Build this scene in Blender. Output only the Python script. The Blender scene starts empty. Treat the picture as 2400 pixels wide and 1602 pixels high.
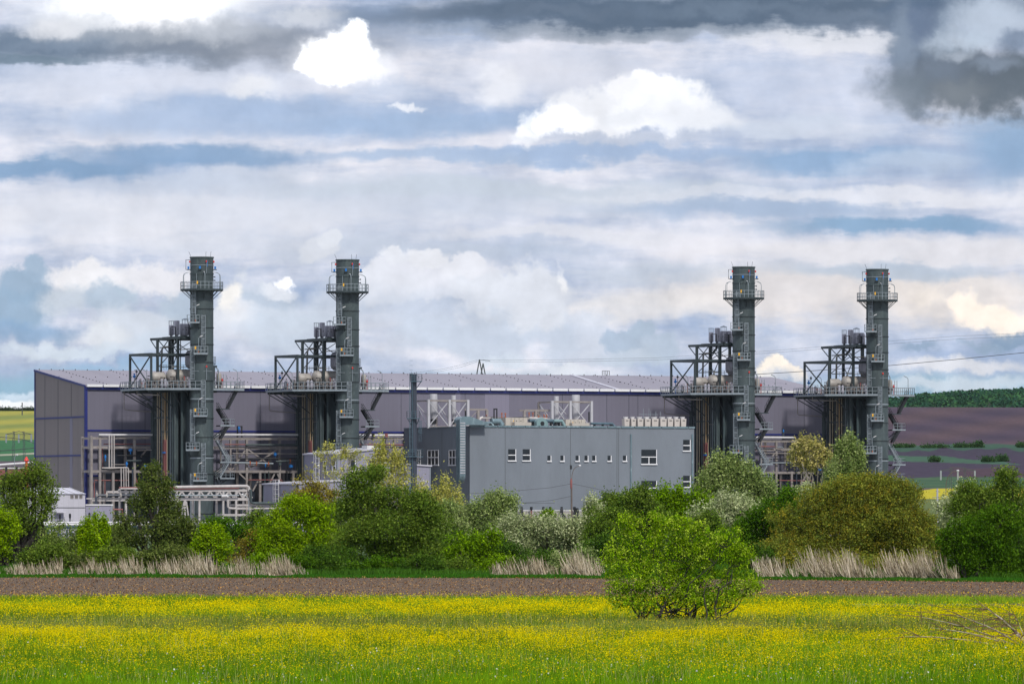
import bpy, math, random
import numpy as np
from mathutils import Vector, Matrix
R = math.radians
SC = bpy.context.scene
COL = SC.collection
HAZE = 7e-6                                                   # density of the air, per metre
F, HX, HY, CH = 15000.0, 1200.0, 1210.0, 4.3     # focal length and horizon in photo pixels, eye height in metres

# ---------------------------------------------------------------- camera
cam = bpy.data.cameras.new('camera'); camo = bpy.data.objects.new('camera', cam); COL.objects.link(camo)
camo.location = (0, 0, CH); camo.rotation_euler = (R(90), 0, 0)
cam.sensor_width = 36; cam.sensor_fit = 'HORIZONTAL'; cam.lens = 225.0; cam.shift_y = (1210 - 801) / 2400
cam.clip_start = 1; cam.clip_end = 20000
SC.camera = camo
SC.view_settings.view_transform = 'Standard'; SC.view_settings.look = 'None'
SC.view_settings.exposure = 0.0; SC.view_settings.gamma = 1.0; SC.view_settings.use_curve_mapping = False
SC.cycles.max_bounces = 5; SC.cycles.diffuse_bounces = 3; SC.cycles.glossy_bounces = 2
SC.cycles.transmission_bounces = 3; SC.cycles.volume_bounces = 0; SC.cycles.transparent_max_bounces = 4
SUN_EL, SUN_AZ = R(46), R(158)      # azimuth clockwise from +Y: behind the camera and to the right

def lin(c):
    return tuple((x / 255 / 12.92) if x / 255 <= .04045 else ((x / 255 + .055) / 1.055) ** 2.4 for x in c)

# ---------------------------------------------------------------- sun
sl = bpy.data.lights.new('sun', 'SUN'); so = bpy.data.objects.new('sun', sl); COL.objects.link(so)
sl.energy = 3.0; sl.angle = R(5); sl.color = (1, .955, .88)
sd = Vector((math.sin(SUN_AZ) * math.cos(SUN_EL), math.cos(SUN_AZ) * math.cos(SUN_EL), math.sin(SUN_EL)))
so.rotation_euler = sd.to_track_quat('Z', 'Y').to_euler(); so.location = (0, 0, 200)

# ---------------------------------------------------------------- sky with clouds
wd = bpy.data.worlds.new('World'); SC.world = wd; wd.use_nodes = True
nt = wd.node_tree; nt.nodes.clear()
def N(t, **k):
    n = nt.nodes.new(t)
    for a, b in k.items(): setattr(n, a, b)
    return n
def put(sock, v):
    if isinstance(v, (int, float)): sock.default_value = v
    elif isinstance(v, tuple): sock.default_value = v if len(v) != 3 or len(sock.default_value) == 3 else (*v, 1)
    else: nt.links.new(v, sock)
def M(op, a, b=0.0, c=None):
    n = N('ShaderNodeMath', operation=op); put(n.inputs[0], a); put(n.inputs[1], b)
    if c is not None: put(n.inputs[2], c)
    return n.outputs[0]
def CX(a, b, f):
    n = N('ShaderNodeMix', data_type='RGBA'); put(n.inputs[0], f); put(n.inputs[6], a); put(n.inputs[7], b)
    return n.outputs[2]
def MR(x, a, b, c=0.0, d=1.0, smooth=True):
    n = N('ShaderNodeMapRange', interpolation_type='SMOOTHSTEP' if smooth else 'LINEAR')
    for i, v in enumerate((x, a, b, c, d)): put(n.inputs[i], v)
    return n.outputs[0]
def NZ(vec, scale, detail=6, rough=.55, dist=0.0):
    n = N('ShaderNodeTexNoise'); put(n.inputs['Vector'], vec); n.inputs['Scale'].default_value = scale
    n.inputs['Detail'].default_value = detail; n.inputs['Roughness'].default_value = rough; n.inputs['Distortion'].default_value = dist
    return n.outputs[0]
def CMB(x, y, z=0.0):
    n = N('ShaderNodeCombineXYZ'); put(n.inputs[0], x); put(n.inputs[1], y); put(n.inputs[2], z); return n.outputs[0]
tc = N('ShaderNodeTexCoord'); sp = N('ShaderNodeSeparateXYZ'); nt.links.new(tc.outputs['Generated'], sp.inputs[0])
yy = M('MAXIMUM', M('ABSOLUTE', sp.outputs[1]), .08)
U = M('MULTIPLY', M('DIVIDE', sp.outputs[0], yy), 15.0)       # direction east-west, in thousandths of the focal length
V = M('MULTIPLY', M('DIVIDE', sp.outputs[2], yy), 15.0)       # elevation, the same unit
P = CMB(U, V)
PS = CMB(M('MULTIPLY', U, .32), M('MULTIPLY', V, 1.7))
n_soft = NZ(PS, 2.6, 9, .60, .12)                              # streaky layers
n_soft2 = NZ(CMB(M('MULTIPLY', U, .45), M('MULTIPLY', V, 1.9), 7.3), 5.5, 9, .62)
n_puff = NZ(P, 7.0, 9, .58)                                   # billows
n_puff2 = NZ(CMB(U, V, 3.7), 7.0, 9, .58)
n_big = NZ(CMB(U, V, 9.1), 3.0, 5, .5)
n_fine = NZ(CMB(U, V, 5.5), 21.0, 8, .6)
sky = N('ShaderNodeTexSky', sky_type='NISHITA', sun_disc=False, sun_elevation=SUN_EL, sun_rotation=SUN_AZ)
sky.air_density = 1.0; sky.dust_density = .6; sky.ozone_density = 1.5
G = 10.0                                                       # the world runs at strength 0.1
def cc(c, k=1.0): return tuple(x * G * k for x in lin(c))
clear = CX(sky.outputs[0], cc((112, 172, 212)), .72)
# streaky stratus over the clear sky
col = CX(cc((168, 186, 214)), cc((230, 230, 238)), MR(M('ADD', M('MULTIPLY', n_soft, .6), M('ADD', M('MULTIPLY', n_soft2, .25), M('MULTIPLY', n_puff, .15))), .40, .60))
low = M('ADD', MR(V, .27, .40), M('MULTIPLY', M('SUBTRACT', n_big, .5), 1.3))
col = CX(clear, col, MR(low, .10, .62))
wu = M('SUBTRACT', n_puff, .5); wv = M('SUBTRACT', n_puff2, .5)
su = M('SUBTRACT', n_soft, .5); sv = M('SUBTRACT', n_soft2, .5)
Uw = M('ADD', U, M('MULTIPLY', wu, .26)); Vw = M('ADD', V, M('MULTIPLY', wv, .22))
nf2 = NZ(CMB(U, V, 1.3), 21.0, 8, .6)
wf = M('SUBTRACT', n_fine, .5); wf2 = M('SUBTRACT', nf2, .5)
Uw = M('ADD', Uw, M('MULTIPLY', wf, .05)); Vw = M('ADD', Vw, M('MULTIPLY', wf2, .05))
Um = M('ADD', U, M('ADD', M('MULTIPLY', wu, .09), M('MULTIPLY', wf, .06))); Vm = M('ADD', V, M('ADD', M('MULTIPLY', wv, .08), M('MULTIPLY', wf2, .06)))
Us = M('ADD', U, M('ADD', M('MULTIPLY', su, .45), M('MULTIPLY', wu, .22))); Vs = M('ADD', V, M('ADD', M('MULTIPLY', sv, .10), M('ADD', M('MULTIPLY', wv, .07), M('MULTIPLY', wf2, .025))))
def blob(px, py, rx, ry, c, op=1.0, edge=.5, puffy=False, k=1.0, tilt=0.0):
    """one cloud mass, centred on a direction of the sky (given by where the photograph shows it)"""
    global col
    u0, v0 = (px - HX) / 1000, (HY - py) / 1000
    a, b = (Us, Vs) if not puffy else (Um, Vm) if min(rx, ry) < 58 else (Uw, Vw)
    dx = M('DIVIDE', M('SUBTRACT', a, u0), rx / 1000)
    vv = b if not tilt else M('SUBTRACT', b, M('MULTIPLY', M('SUBTRACT', a, u0), tilt))
    dy = M('DIVIDE', M('SUBTRACT', vv, v0), ry / 1000)
    d = M('SQRT', M('ADD', M('MULTIPLY', dx, dx), M('MULTIPLY', dy, dy)))
    col = CX(col, cc(c, k), MR(d, 1 + edge, max(0, 1 - edge), 0, op))
SOFT = [
 (380,505,620,60,(226,228,236),.8),(1150,470,500,40,(208,215,228),.7),(700,430,500,30,(206,214,228),.7),
 (350,205,430,55,(222,226,238),.8),(640,275,520,50,(168,190,220),.8),(450,370,270,28,(140,172,206),.9),
 (90,400,210,24,(136,170,204),.9),(1120,362,380,16,(172,194,222),.8),(960,290,260,24,(164,188,218),.7),
 (1300,180,240,60,(216,220,232),.7),(1900,205,260,70,(208,216,234),.6),(1450,356,330,16,(170,191,220),.9),
 (1930,375,230,32,(148,179,212),.9),(2360,350,130,75,(146,178,210),.8),(2110,385,120,34,(192,206,226),.8),
 (1800,290,230,24,(208,217,232),.8),(1250,445,560,26,(200,210,222),.6),(1620,455,300,14,(220,224,234),.6),
 (2150,458,330,18,(226,228,236),.85),(1780,487,330,20,(172,191,216),.8),(2080,527,260,20,(140,175,206),.9),
 (2200,590,520,36,(228,227,232),.9),(1300,548,380,16,(222,224,232),.7),(700,580,460,26,(214,219,230),.6),
 (1820,690,330,60,(234,228,226),.85),(2250,700,260,60,(238,230,224),.8),(2060,640,220,24,(186,200,216),.7),
 (1640,30,880,50,(104,124,146),.97),(1500,75,500,14,(168,178,192),.6),(2000,92,260,18,(228,230,237),.8),
 (240,108,440,42,(118,138,160),.97),(60,150,150,13,(120,142,160),.8),(620,110,330,50,(164,170,182),.7),
 (1560,640,200,30,(196,206,220),.6),(1480,720,220,40,(238,234,232),.7)]
for b in SOFT: blob(*b)
PUFF = [
 (330,12,210,44,(255,255,255),1,.75,1.25),(180,50,110,34,(222,226,233),.8,.7,1),(130,70,60,26,(228,230,236),.7,.6,1),(480,70,150,26,(205,210,218),.6,.7,1),(300,95,140,16,(176,184,196),.6,.7,1),
 (2170,90,90,110,(106,128,154),.9,.5,1),(2320,50,110,50,(196,208,224),.85,.6,1),(2210,105,50,34,(196,208,222),.6,.6,1),(2270,180,190,78,(116,128,142),.97,.45,1),(2390,200,110,70,(118,130,142),.9,.4,1),
 (2120,215,60,46,(132,145,158),.75,.6,1),(2120,90,26,70,(150,165,184),.7,.6,1),(2290,95,36,24,(190,204,220),.7,.6,1),(2330,150,50,16,(150,164,182),.7,.8,1),(2200,160,46,30,(138,152,170),.6,.8,1),(2250,215,60,26,(142,150,158),.7,.8,1),(2160,60,30,34,(120,138,164),.8,.6,1),(2380,95,40,26,(128,146,170),.8,.6,1),(2240,128,34,14,(196,206,220),.6,.7,1),(1700,25,160,14,(128,146,166),.6,.8,1),(1300,30,140,12,(124,140,160),.5,.8,1),(2000,40,120,16,(132,148,168),.6,.8,1),(150,110,120,16,(146,162,182),.6,.8,1),(420,115,90,14,(140,152,170),.6,.8,1),
 (1400,262,125,56,(236,238,244),1,.22,1),(1540,240,125,60,(240,242,247),1,.22,1.03),(1530,195,55,30,(244,245,250),1,.25,1.03),(1450,200,40,26,(244,245,250),1,.3,1.0),
 (1630,278,95,34,(234,237,244),.95,.4,1),(1310,285,70,32,(250,251,254),1,.35,1.05),(1228,305,18,36,(246,248,252),.9,.5,1.03),(1245,315,36,12,(246,248,252),.8,.5,1.0),
 (1480,325,230,13,(196,205,222),.75,.6,1),(1470,270,70,16,(222,226,234),.5,.7,1),(1180,205,50,44,(234,236,243),.8,.5,1),
 (780,148,92,46,(238,240,246),.8,.6,1),(790,142,76,48,(255,255,255),1,.34,1.4),(812,112,54,46,(255,255,255),1,.36,1.4),(832,84,26,34,(255,255,255),1,.3,1.4),(735,155,44,24,(255,255,255),1,.28,1.4),(880,160,40,34,(246,247,252),.7,.7,1.1),
 (900,205,70,20,(200,212,232),.5,.6,1),(950,252,30,8,(240,242,248),.8,.6,1),(590,205,60,20,(236,238,243),.7,.6,1),(720,40,70,24,(222,225,232),.7,.6,1),
 (1050,590,330,26,(196,206,222),.75,.7,1),
 (1010,650,170,56,(226,228,237),.97,.14,1),(900,668,110,48,(224,227,236),.97,.2,1),(998,598,46,28,(232,234,241),1,.2,1),(925,600,30,18,(228,231,239),1,.3,1),(1080,625,60,34,(230,232,240),1,.2,1),(1190,695,130,60,(222,226,235),.97,.2,1),
 (960,720,150,40,(204,212,226),.7,.6,1),(1150,790,240,60,(202,212,227),.9,.35,1),(1260,740,70,44,(222,226,235),.9,.25,1),(740,585,50,22,(220,224,233),.9,.3,1),(770,565,28,14,(224,228,236),.9,.3,1),
 (600,730,120,62,(216,221,231),.9,.35,1),(700,770,130,56,(200,211,225),.8,.4,1),(790,700,60,50,(206,214,227),.8,.4,1),
 (625,700,75,22,(184,198,215),.75,.5,1),(668,666,18,11,(255,255,255),.9,.5,1.15),(655,684,34,12,(236,238,244),.7,.6,1),(548,700,34,34,(242,240,238),1,.35,1),(560,735,46,24,(226,228,234),.8,.5,1),
 (1310,665,10,30,(244,244,246),.7,.6,1.03),(1395,770,50,50,(208,215,228),.8,.35,1),(1330,862,60,14,(228,233,241),.8,.5,1),(1180,850,60,14,(214,224,236),.7,.5,1),
 (55,665,58,40,(160,184,207),.95,.22,1),(30,720,90,50,(158,184,208),.95,.3,1),(80,630,22,26,(168,190,212),.9,.3,1),(205,650,100,34,(236,236,240),1,.25,1),(150,700,60,34,(206,215,226),.9,.4,1),(60,775,110,24,(140,174,206),.8,.6,1),
 (250,700,54,44,(184,200,217),.9,.25,1),(300,680,26,24,(186,202,218),.8,.3,1),(370,650,90,30,(232,232,238),.95,.3,1),(330,770,110,50,(212,219,230),.95,.35,1),(245,785,50,24,(226,230,236),.8,.45,1),(150,820,170,16,(216,226,236),.8,.5,1),(415,710,48,40,(192,206,221),.8,.3,1),(400,800,90,30,(200,212,226),.7,.5,1),(300,860,200,16,(150,190,220),.6,.6,1),
 (1460,795,46,26,(178,194,213),.95,.22,1),(1500,778,32,22,(180,196,214),.95,.25,1),(1540,812,50,26,(186,200,217),.9,.3,1),(1480,835,90,20,(196,208,222),.8,.5,1),
 (1790,862,26,18,(252,244,232),1,.3,1.02),(1822,852,30,22,(252,244,232),1,.25,1.02),(1856,868,30,14,(248,240,230),1,.35,1),(1820,878,70,12,(222,224,230),.7,.6,1),
 (2310,740,80,30,(252,242,230),.95,.3,1.04),(2250,712,44,28,(252,242,230),.95,.3,1.04),(2370,760,60,34,(248,238,226),.9,.35,1.02),(2170,690,40,20,(246,238,230),.7,.6,1),(2160,812,44,12,(150,172,196),.85,.5,1),(2370,800,60,20,(142,167,193),.9,.4,1),(2300,812,40,10,(160,182,204),.7,.5,1),
 (2250,855,150,16,(228,228,232),.8,.5,1),(2200,900,260,18,(206,217,228),.9,.6,1),(40,955,120,18,(240,243,246),1,.4,1),(60,925,60,12,(214,226,238),.8,.6,1)]
for (a, b_, c_, d_, e, f, g, k) in PUFF: blob(a, b_, c_, d_, e, f, g, True, k)
# billow shading: the cloud's own light and dark lumps
lowz = MR(V, .75, .45)
nm = NZ(CMB(U, M('MULTIPLY', V, 1.25), 2.2), 12.0, 9, .6)
shade = M('ADD', 1.015, M('ADD', M('MULTIPLY', wu, M('ADD', .30, M('MULTIPLY', lowz, .28))), M('ADD', M('MULTIPLY', wf, .14), M('MULTIPLY', M('SUBTRACT', nm, .5), M('ADD', .14, M('MULTIPLY', lowz, .22))))))
v0_ = N('ShaderNodeVectorMath', operation='SCALE'); nt.links.new(col, v0_.inputs[0]); v0_.inputs['Scale'].default_value = 1 / G
gm_ = N('ShaderNodeGamma'); nt.links.new(v0_.outputs[0], gm_.inputs[0]); gm_.inputs[1].default_value = 1.26
hs_ = N('ShaderNodeHueSaturation'); hs_.inputs['Saturation'].default_value = .88; nt.links.new(gm_.outputs[0], hs_.inputs['Color'])
v1_ = N('ShaderNodeVectorMath', operation='SCALE'); nt.links.new(hs_.outputs[0], v1_.inputs[0]); v1_.inputs['Scale'].default_value = G * 1.10
vm = N('ShaderNodeVectorMath', operation='SCALE'); nt.links.new(v1_.outputs[0], vm.inputs[0]); nt.links.new(shade, vm.inputs['Scale'])
bg = N('ShaderNodeBackground'); nt.links.new(vm.outputs[0], bg.inputs[0]); bg.inputs[1].default_value = .1
ow = N('ShaderNodeOutputWorld'); nt.links.new(bg.outputs[0], ow.inputs[0])
wd.cycles.sampling_method = 'MANUAL'; wd.cycles.sample_map_resolution = 512

# ---------------------------------------------------------------- helpers
TH = R(24.5); CT, ST = math.cos(TH), math.sin(TH)
X0, Y0 = (473 - HX) * 1500 / F, 1500.0                        # the first chimney stands here; u runs along the plant, v to its back
def world(u, v, z=0.0): return (X0 + u * CT - v * ST, Y0 + u * ST + v * CT, z)
def pu(px, v):
    k = (px - HX) / F
    return (k * (Y0 + v * CT) - X0 + v * ST) / (CT - k * ST)
def pv(px, u):
    k = (px - HX) / F
    return (X0 + u * CT - k * (Y0 + u * ST)) / (ST + k * CT)
def pl(px, py, v):
    u = pu(px, v); return (u, v, CH + (HY - py) * (Y0 + u * ST + v * CT) / F)
def zz(py, u, v): return CH + (HY - py) * (Y0 + u * ST + v * CT) / F
def W(px, py, Y): return Vector(((px - HX) / F * Y, Y, CH + (HY - py) / F * Y))

def tag(o, label=None, cat=None, group=None, kind=None):
    if label: o['label'] = label
    if cat: o['category'] = cat
    if group: o['group'] = group
    if kind: o['kind'] = kind
    return o
def thing(name, label, cat, loc=(0, 0, 0), rz=0.0, group=None):
    o = bpy.data.objects.new(name, None); COL.objects.link(o); o.location = loc; o.rotation_euler = (0, 0, rz)
    o.empty_display_size = .5
    return tag(o, label, cat, group)
def copy_tree(o, parent=None):
    c = o.copy(); COL.objects.link(c)
    if parent is not None: c.parent = parent
    for ch in list(o.children): copy_tree(ch, c)
    return c

class MB:
    """collects shapes and links them as one mesh; o is the origin taken off"""
    def __init__(s, o=(0, 0, 0)): s.v = []; s.f = []; s.o = o
    def add(s, V, Fc):
        n = len(s.v); s.v += [tuple(p) for p in V]; s.f += [tuple(i + n for i in f) for f in Fc]; return s
    def hexa(s, P): return s.add(P, [(0, 3, 2, 1), (4, 5, 6, 7), (0, 1, 5, 4), (1, 2, 6, 5), (2, 3, 7, 6), (3, 0, 4, 7)])
    def box(s, x0, x1, y0, y1, z0, z1):
        return s.hexa([(x0, y0, z0), (x1, y0, z0), (x1, y1, z0), (x0, y1, z0), (x0, y0, z1), (x1, y0, z1), (x1, y1, z1), (x0, y1, z1)])
    def beam(s, p, q, w=.2, h=None):
        p, q = Vector(p), Vector(q); d = q - p
        if d.length < 1e-6: return s
        d.normalize(); h = h or w
        up = Vector((0, 0, 1)) if abs(d.z) < .95 else Vector((0, 1, 0))
        a = d.cross(up).normalized() * (w / 2); b = a.cross(d).normalized() * (h / 2)
        return s.hexa([p - a - b, p + a - b, q + a - b, q - a - b, p - a + b, p + a + b, q + a + b, q - a + b])
    def tube(s, pts, r, n=6, caps=True):
        pts = [Vector(p) for p in pts]; m = len(pts)
        rs = r if isinstance(r, (list, tuple)) else [r] * m
        V = []; ref = None
        for i, p in enumerate(pts):
            d = (pts[min(i + 1, m - 1)] - pts[max(i - 1, 0)])
            d = d.normalized() if d.length > 1e-9 else Vector((0, 0, 1))
            if ref is None: ref = Vector((0, 0, 1)) if abs(d.z) < .9 else Vector((1, 0, 0))
            a = d.cross(ref)
            if a.length < 1e-4: a = d.cross(Vector((.3, .8, .5)))
            a.normalize(); b = a.cross(d); ref = b.cross(a) if False else ref
            for k in range(n):
                t = 2 * math.pi * k / n; V.append(p + (a * math.cos(t) + b * math.sin(t)) * rs[i])
        Fc = []
        for i in range(m - 1):
            for k in range(n):
                k2 = (k + 1) % n; Fc.append((i * n + k, i * n + k2, (i + 1) * n + k2, (i + 1) * n + k))
        if caps: Fc += [tuple(range(n - 1, -1, -1)), tuple((m - 1) * n + k for k in range(n))]
        return s.add(V, Fc)
    def lathe(s, prof, c=(0, 0, 0), n=32, axis='z'):
        V = []; m = len(prof)
        for r, z in prof:
            for k in range(n):
                t = 2 * math.pi * k / n; a, b = r * math.cos(t), r * math.sin(t)
                V.append((c[0] + a, c[1] + b, c[2] + z) if axis == 'z' else (c[0] + a, c[1] + z, c[2] + b) if axis == 'y' else (c[0] + z, c[1] + a, c[2] + b))
        Fc = [(i * n + k, i * n + (k + 1) % n, (i + 1) * n + (k + 1) % n, (i + 1) * n + k) for i in range(m - 1) for k in range(n)]
        if prof[0][0] > 1e-4: Fc.append(tuple(range(n - 1, -1, -1)))
        if prof[-1][0] > 1e-4: Fc.append(tuple((m - 1) * n + k for k in range(n)))
        return s.add(V, Fc)
    def rail(s, pts, h=1.2, r=.045, step=1.2, n=3, close=False):
        pts = [Vector(p) for p in pts]
        if close: pts.append(pts[0])
        for j in range(1, n): 
            for a, b in zip(pts, pts[1:]): s.beam(a + Vector((0, 0, h * j / (n - 1))), b + Vector((0, 0, h * j / (n - 1))), r * 2)
        for a, b in zip(pts, pts[1:]):
            L = (b - a).length; k = max(1, round(L / step))
            for i in range(k + 1):
                p = a.lerp(b, i / k); s.beam(p, p + Vector((0, 0, h)), r * 2)
        return s
    def ladder(s, x, y, z0, z1, w=.8, r=.05, cage=True, cz=2.0):
        """ladder whose climber faces +y; the cage bulges to -y"""
        for sx in (-1, 1): s.beam((x + sx * w / 2, y, z0), (x + sx * w / 2, y, z1), r * 2)
        z = z0 + .3
        while z < z1: s.beam((x - w / 2, y, z), (x + w / 2, y, z), r * 1.1); z += .42
        if cage:
            for dx, dy in ((-w * .62, -.45), (w * .62, -.45), (-w * .2, -.8), (w * .2, -.8)): s.beam((x + dx, y + dy, z0 + cz), (x + dx, y + dy, z1), r * 1.5)
            z = z0 + cz
            while z <= z1 + .01:
                q = [(x - w / 2, y, z), (x - w * .62, y - .45, z), (x - w * .2, y - .8, z), (x + w * .2, y - .8, z), (x + w * .62, y - .45, z), (x + w / 2, y, z)]
                for a, b in zip(q, q[1:]): s.beam(a, b, r * 2.0)
                z += 1.35
        return s
    def build(s, name, mat, parent=None, smooth=False):
        me = bpy.data.meshes.new(name); ox, oy, oz = s.o
        me.from_pydata([(a - ox, b - oy, c - oz) for a, b, c in s.v], [], s.f); me.materials.append(mat)
        if smooth:
            me.polygons.foreach_set('use_smooth', [True] * len(me.polygons)); me.set_sharp_from_angle(angle=R(38))
        me.update()
        o = bpy.data.objects.new(name, me); COL.objects.link(o)
        if parent is not None: o.parent = parent
        return o

# ---------------------------------------------------------------- materials
def newmat(name):
    m = bpy.data.materials.new(name); m.use_nodes = True; t = m.node_tree
    b = next(n for n in t.nodes if n.type == 'BSDF_PRINCIPLED'); return m, t, b
def mk(name, c, rough=.6, metal=0.0, var=.22, scale=.6, stretch=(1, 1, .25), c2=None, amt2=.5, ribs=None, ribdir=0, bump=0.0):
    """painted or metal surface with weathering; c2 is a stain colour with shapes of its own"""
    m, t, b = newmat(name)
    tcn = t.nodes.new('ShaderNodeTexCoord'); oi = t.nodes.new('ShaderNodeObjectInfo')
    ad = t.nodes.new('ShaderNodeVectorMath'); ad.operation = 'ADD'
    ml = t.nodes.new('ShaderNodeVectorMath'); ml.operation = 'SCALE'
    cb = t.nodes.new('ShaderNodeCombineXYZ'); 
    for i in range(3): t.links.new(oi.outputs['Random'], cb.inputs[i])
    t.links.new(cb.outputs[0], ml.inputs[0]); ml.inputs['Scale'].default_value = 40
    t.links.new(tcn.outputs['Object'], ad.inputs[0]); t.links.new(ml.outputs[0], ad.inputs[1])
    mp = t.nodes.new('ShaderNodeMapping'); mp.inputs['Scale'].default_value = stretch; t.links.new(ad.outputs[0], mp.inputs[0])
    nz = t.nodes.new('ShaderNodeTexNoise'); nz.inputs['Scale'].default_value = scale; nz.inputs['Detail'].default_value = 8; nz.inputs['Roughness'].default_value = .65
    t.links.new(mp.outputs[0], nz.inputs['Vector'])
    mr = t.nodes.new('ShaderNodeMapRange'); mr.inputs[1].default_value = .3; mr.inputs[2].default_value = .7
    mr.inputs[3].default_value = 1 - var; mr.inputs[4].default_value = 1 + var; t.links.new(nz.outputs[0], mr.inputs[0])
    sc = t.nodes.new('ShaderNodeVectorMath'); sc.operation = 'SCALE'; sc.inputs[0].default_value = c; t.links.new(mr.outputs[0], sc.inputs['Scale'])
    out = sc.outputs[0]
    if c2:
        n2 = t.nodes.new('ShaderNodeTexNoise'); n2.inputs['Scale'].default_value = scale * 2.3; n2.inputs['Detail'].default_value = 10; n2.inputs['Roughness'].default_value = .7
        t.links.new(mp.outputs[0], n2.inputs['Vector'])
        r2 = t.nodes.new('ShaderNodeMapRange'); r2.inputs[1].default_value = .53; r2.inputs[2].default_value = .66; r2.inputs[4].default_value = amt2; t.links.new(n2.outputs[0], r2.inputs[0])
        mx = t.nodes.new('ShaderNodeMix'); mx.data_type = 'RGBA'; t.links.new(r2.outputs[0], mx.inputs[0]); t.links.new(out, mx.inputs[6]); mx.inputs[7].default_value = (*c2, 1)
        out = mx.outputs[2]
    if ribs:
        sx = t.nodes.new('ShaderNodeSeparateXYZ'); t.links.new(tcn.outputs['Object'], sx.inputs[0])
        a = t.nodes.new('ShaderNodeMath'); a.operation = 'DIVIDE'; t.links.new(sx.outputs[ribdir], a.inputs[0]); a.inputs[1].default_value = ribs
        fr = t.nodes.new('ShaderNodeMath'); fr.operation = 'FRACT'; t.links.new(a.outputs[0], fr.inputs[0])
        lt = t.nodes.new('ShaderNodeMath'); lt.operation = 'LESS_THAN'; t.links.new(fr.outputs[0], lt.inputs[0]); lt.inputs[1].default_value = .07
        fl = t.nodes.new('ShaderNodeMath'); fl.operation = 'FLOOR'; t.links.new(a.outputs[0], fl.inputs[0])
        wn = t.nodes.new('ShaderNodeTexWhiteNoise'); wn.noise_dimensions = '1D'; t.links.new(fl.outputs[0], wn.inputs['W'])
        pm = t.nodes.new('ShaderNodeMapRange'); pm.inputs[3].default_value = .975; pm.inputs[4].default_value = 1.025; t.links.new(wn.outputs['Value'], pm.inputs[0])
        s1 = t.nodes.new('ShaderNodeMath'); s1.operation = 'MULTIPLY_ADD'; t.links.new(lt.outputs[0], s1.inputs[0]); s1.inputs[1].default_value = -.10; t.links.new(pm.outputs[0], s1.inputs[2])
        s3 = t.nodes.new('ShaderNodeVectorMath'); s3.operation = 'SCALE'; t.links.new(out, s3.inputs[0]); t.links.new(s1.outputs[0], s3.inputs['Scale']); out = s3.outputs[0]
    t.links.new(out, b.inputs['Base Color'])
    b.inputs['Roughness'].default_value = rough; b.inputs['Metallic'].default_value = metal
    if bump:
        bp = t.nodes.new('ShaderNodeBump'); bp.inputs['Strength'].default_value = bump; bp.inputs['Distance'].default_value = .3
        t.links.new(nz.outputs[0], bp.inputs['Height']); t.links.new(bp.outputs[0], b.inputs['Normal'])
    return m
def leafmat(name, trans=.35):
    m, t, b = newmat(name); t.nodes.remove(b); out = next(n for n in t.nodes if n.type == 'OUTPUT_MATERIAL')
    at = t.nodes.new('ShaderNodeAttribute'); at.attribute_name = 'tint'
    d = t.nodes.new('ShaderNodeBsdfDiffuse'); tr = t.nodes.new('ShaderNodeBsdfTranslucent'); mx = t.nodes.new('ShaderNodeMixShader')
    t.links.new(at.outputs['Color'], d.inputs['Color']); t.links.new(at.outputs['Color'], tr.inputs['Color'])
    mx.inputs[0].default_value = trans; t.links.new(d.outputs[0], mx.inputs[1]); t.links.new(tr.outputs[0], mx.inputs[2]); t.links.new(mx.outputs[0], out.inputs[0])
    return m
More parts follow.
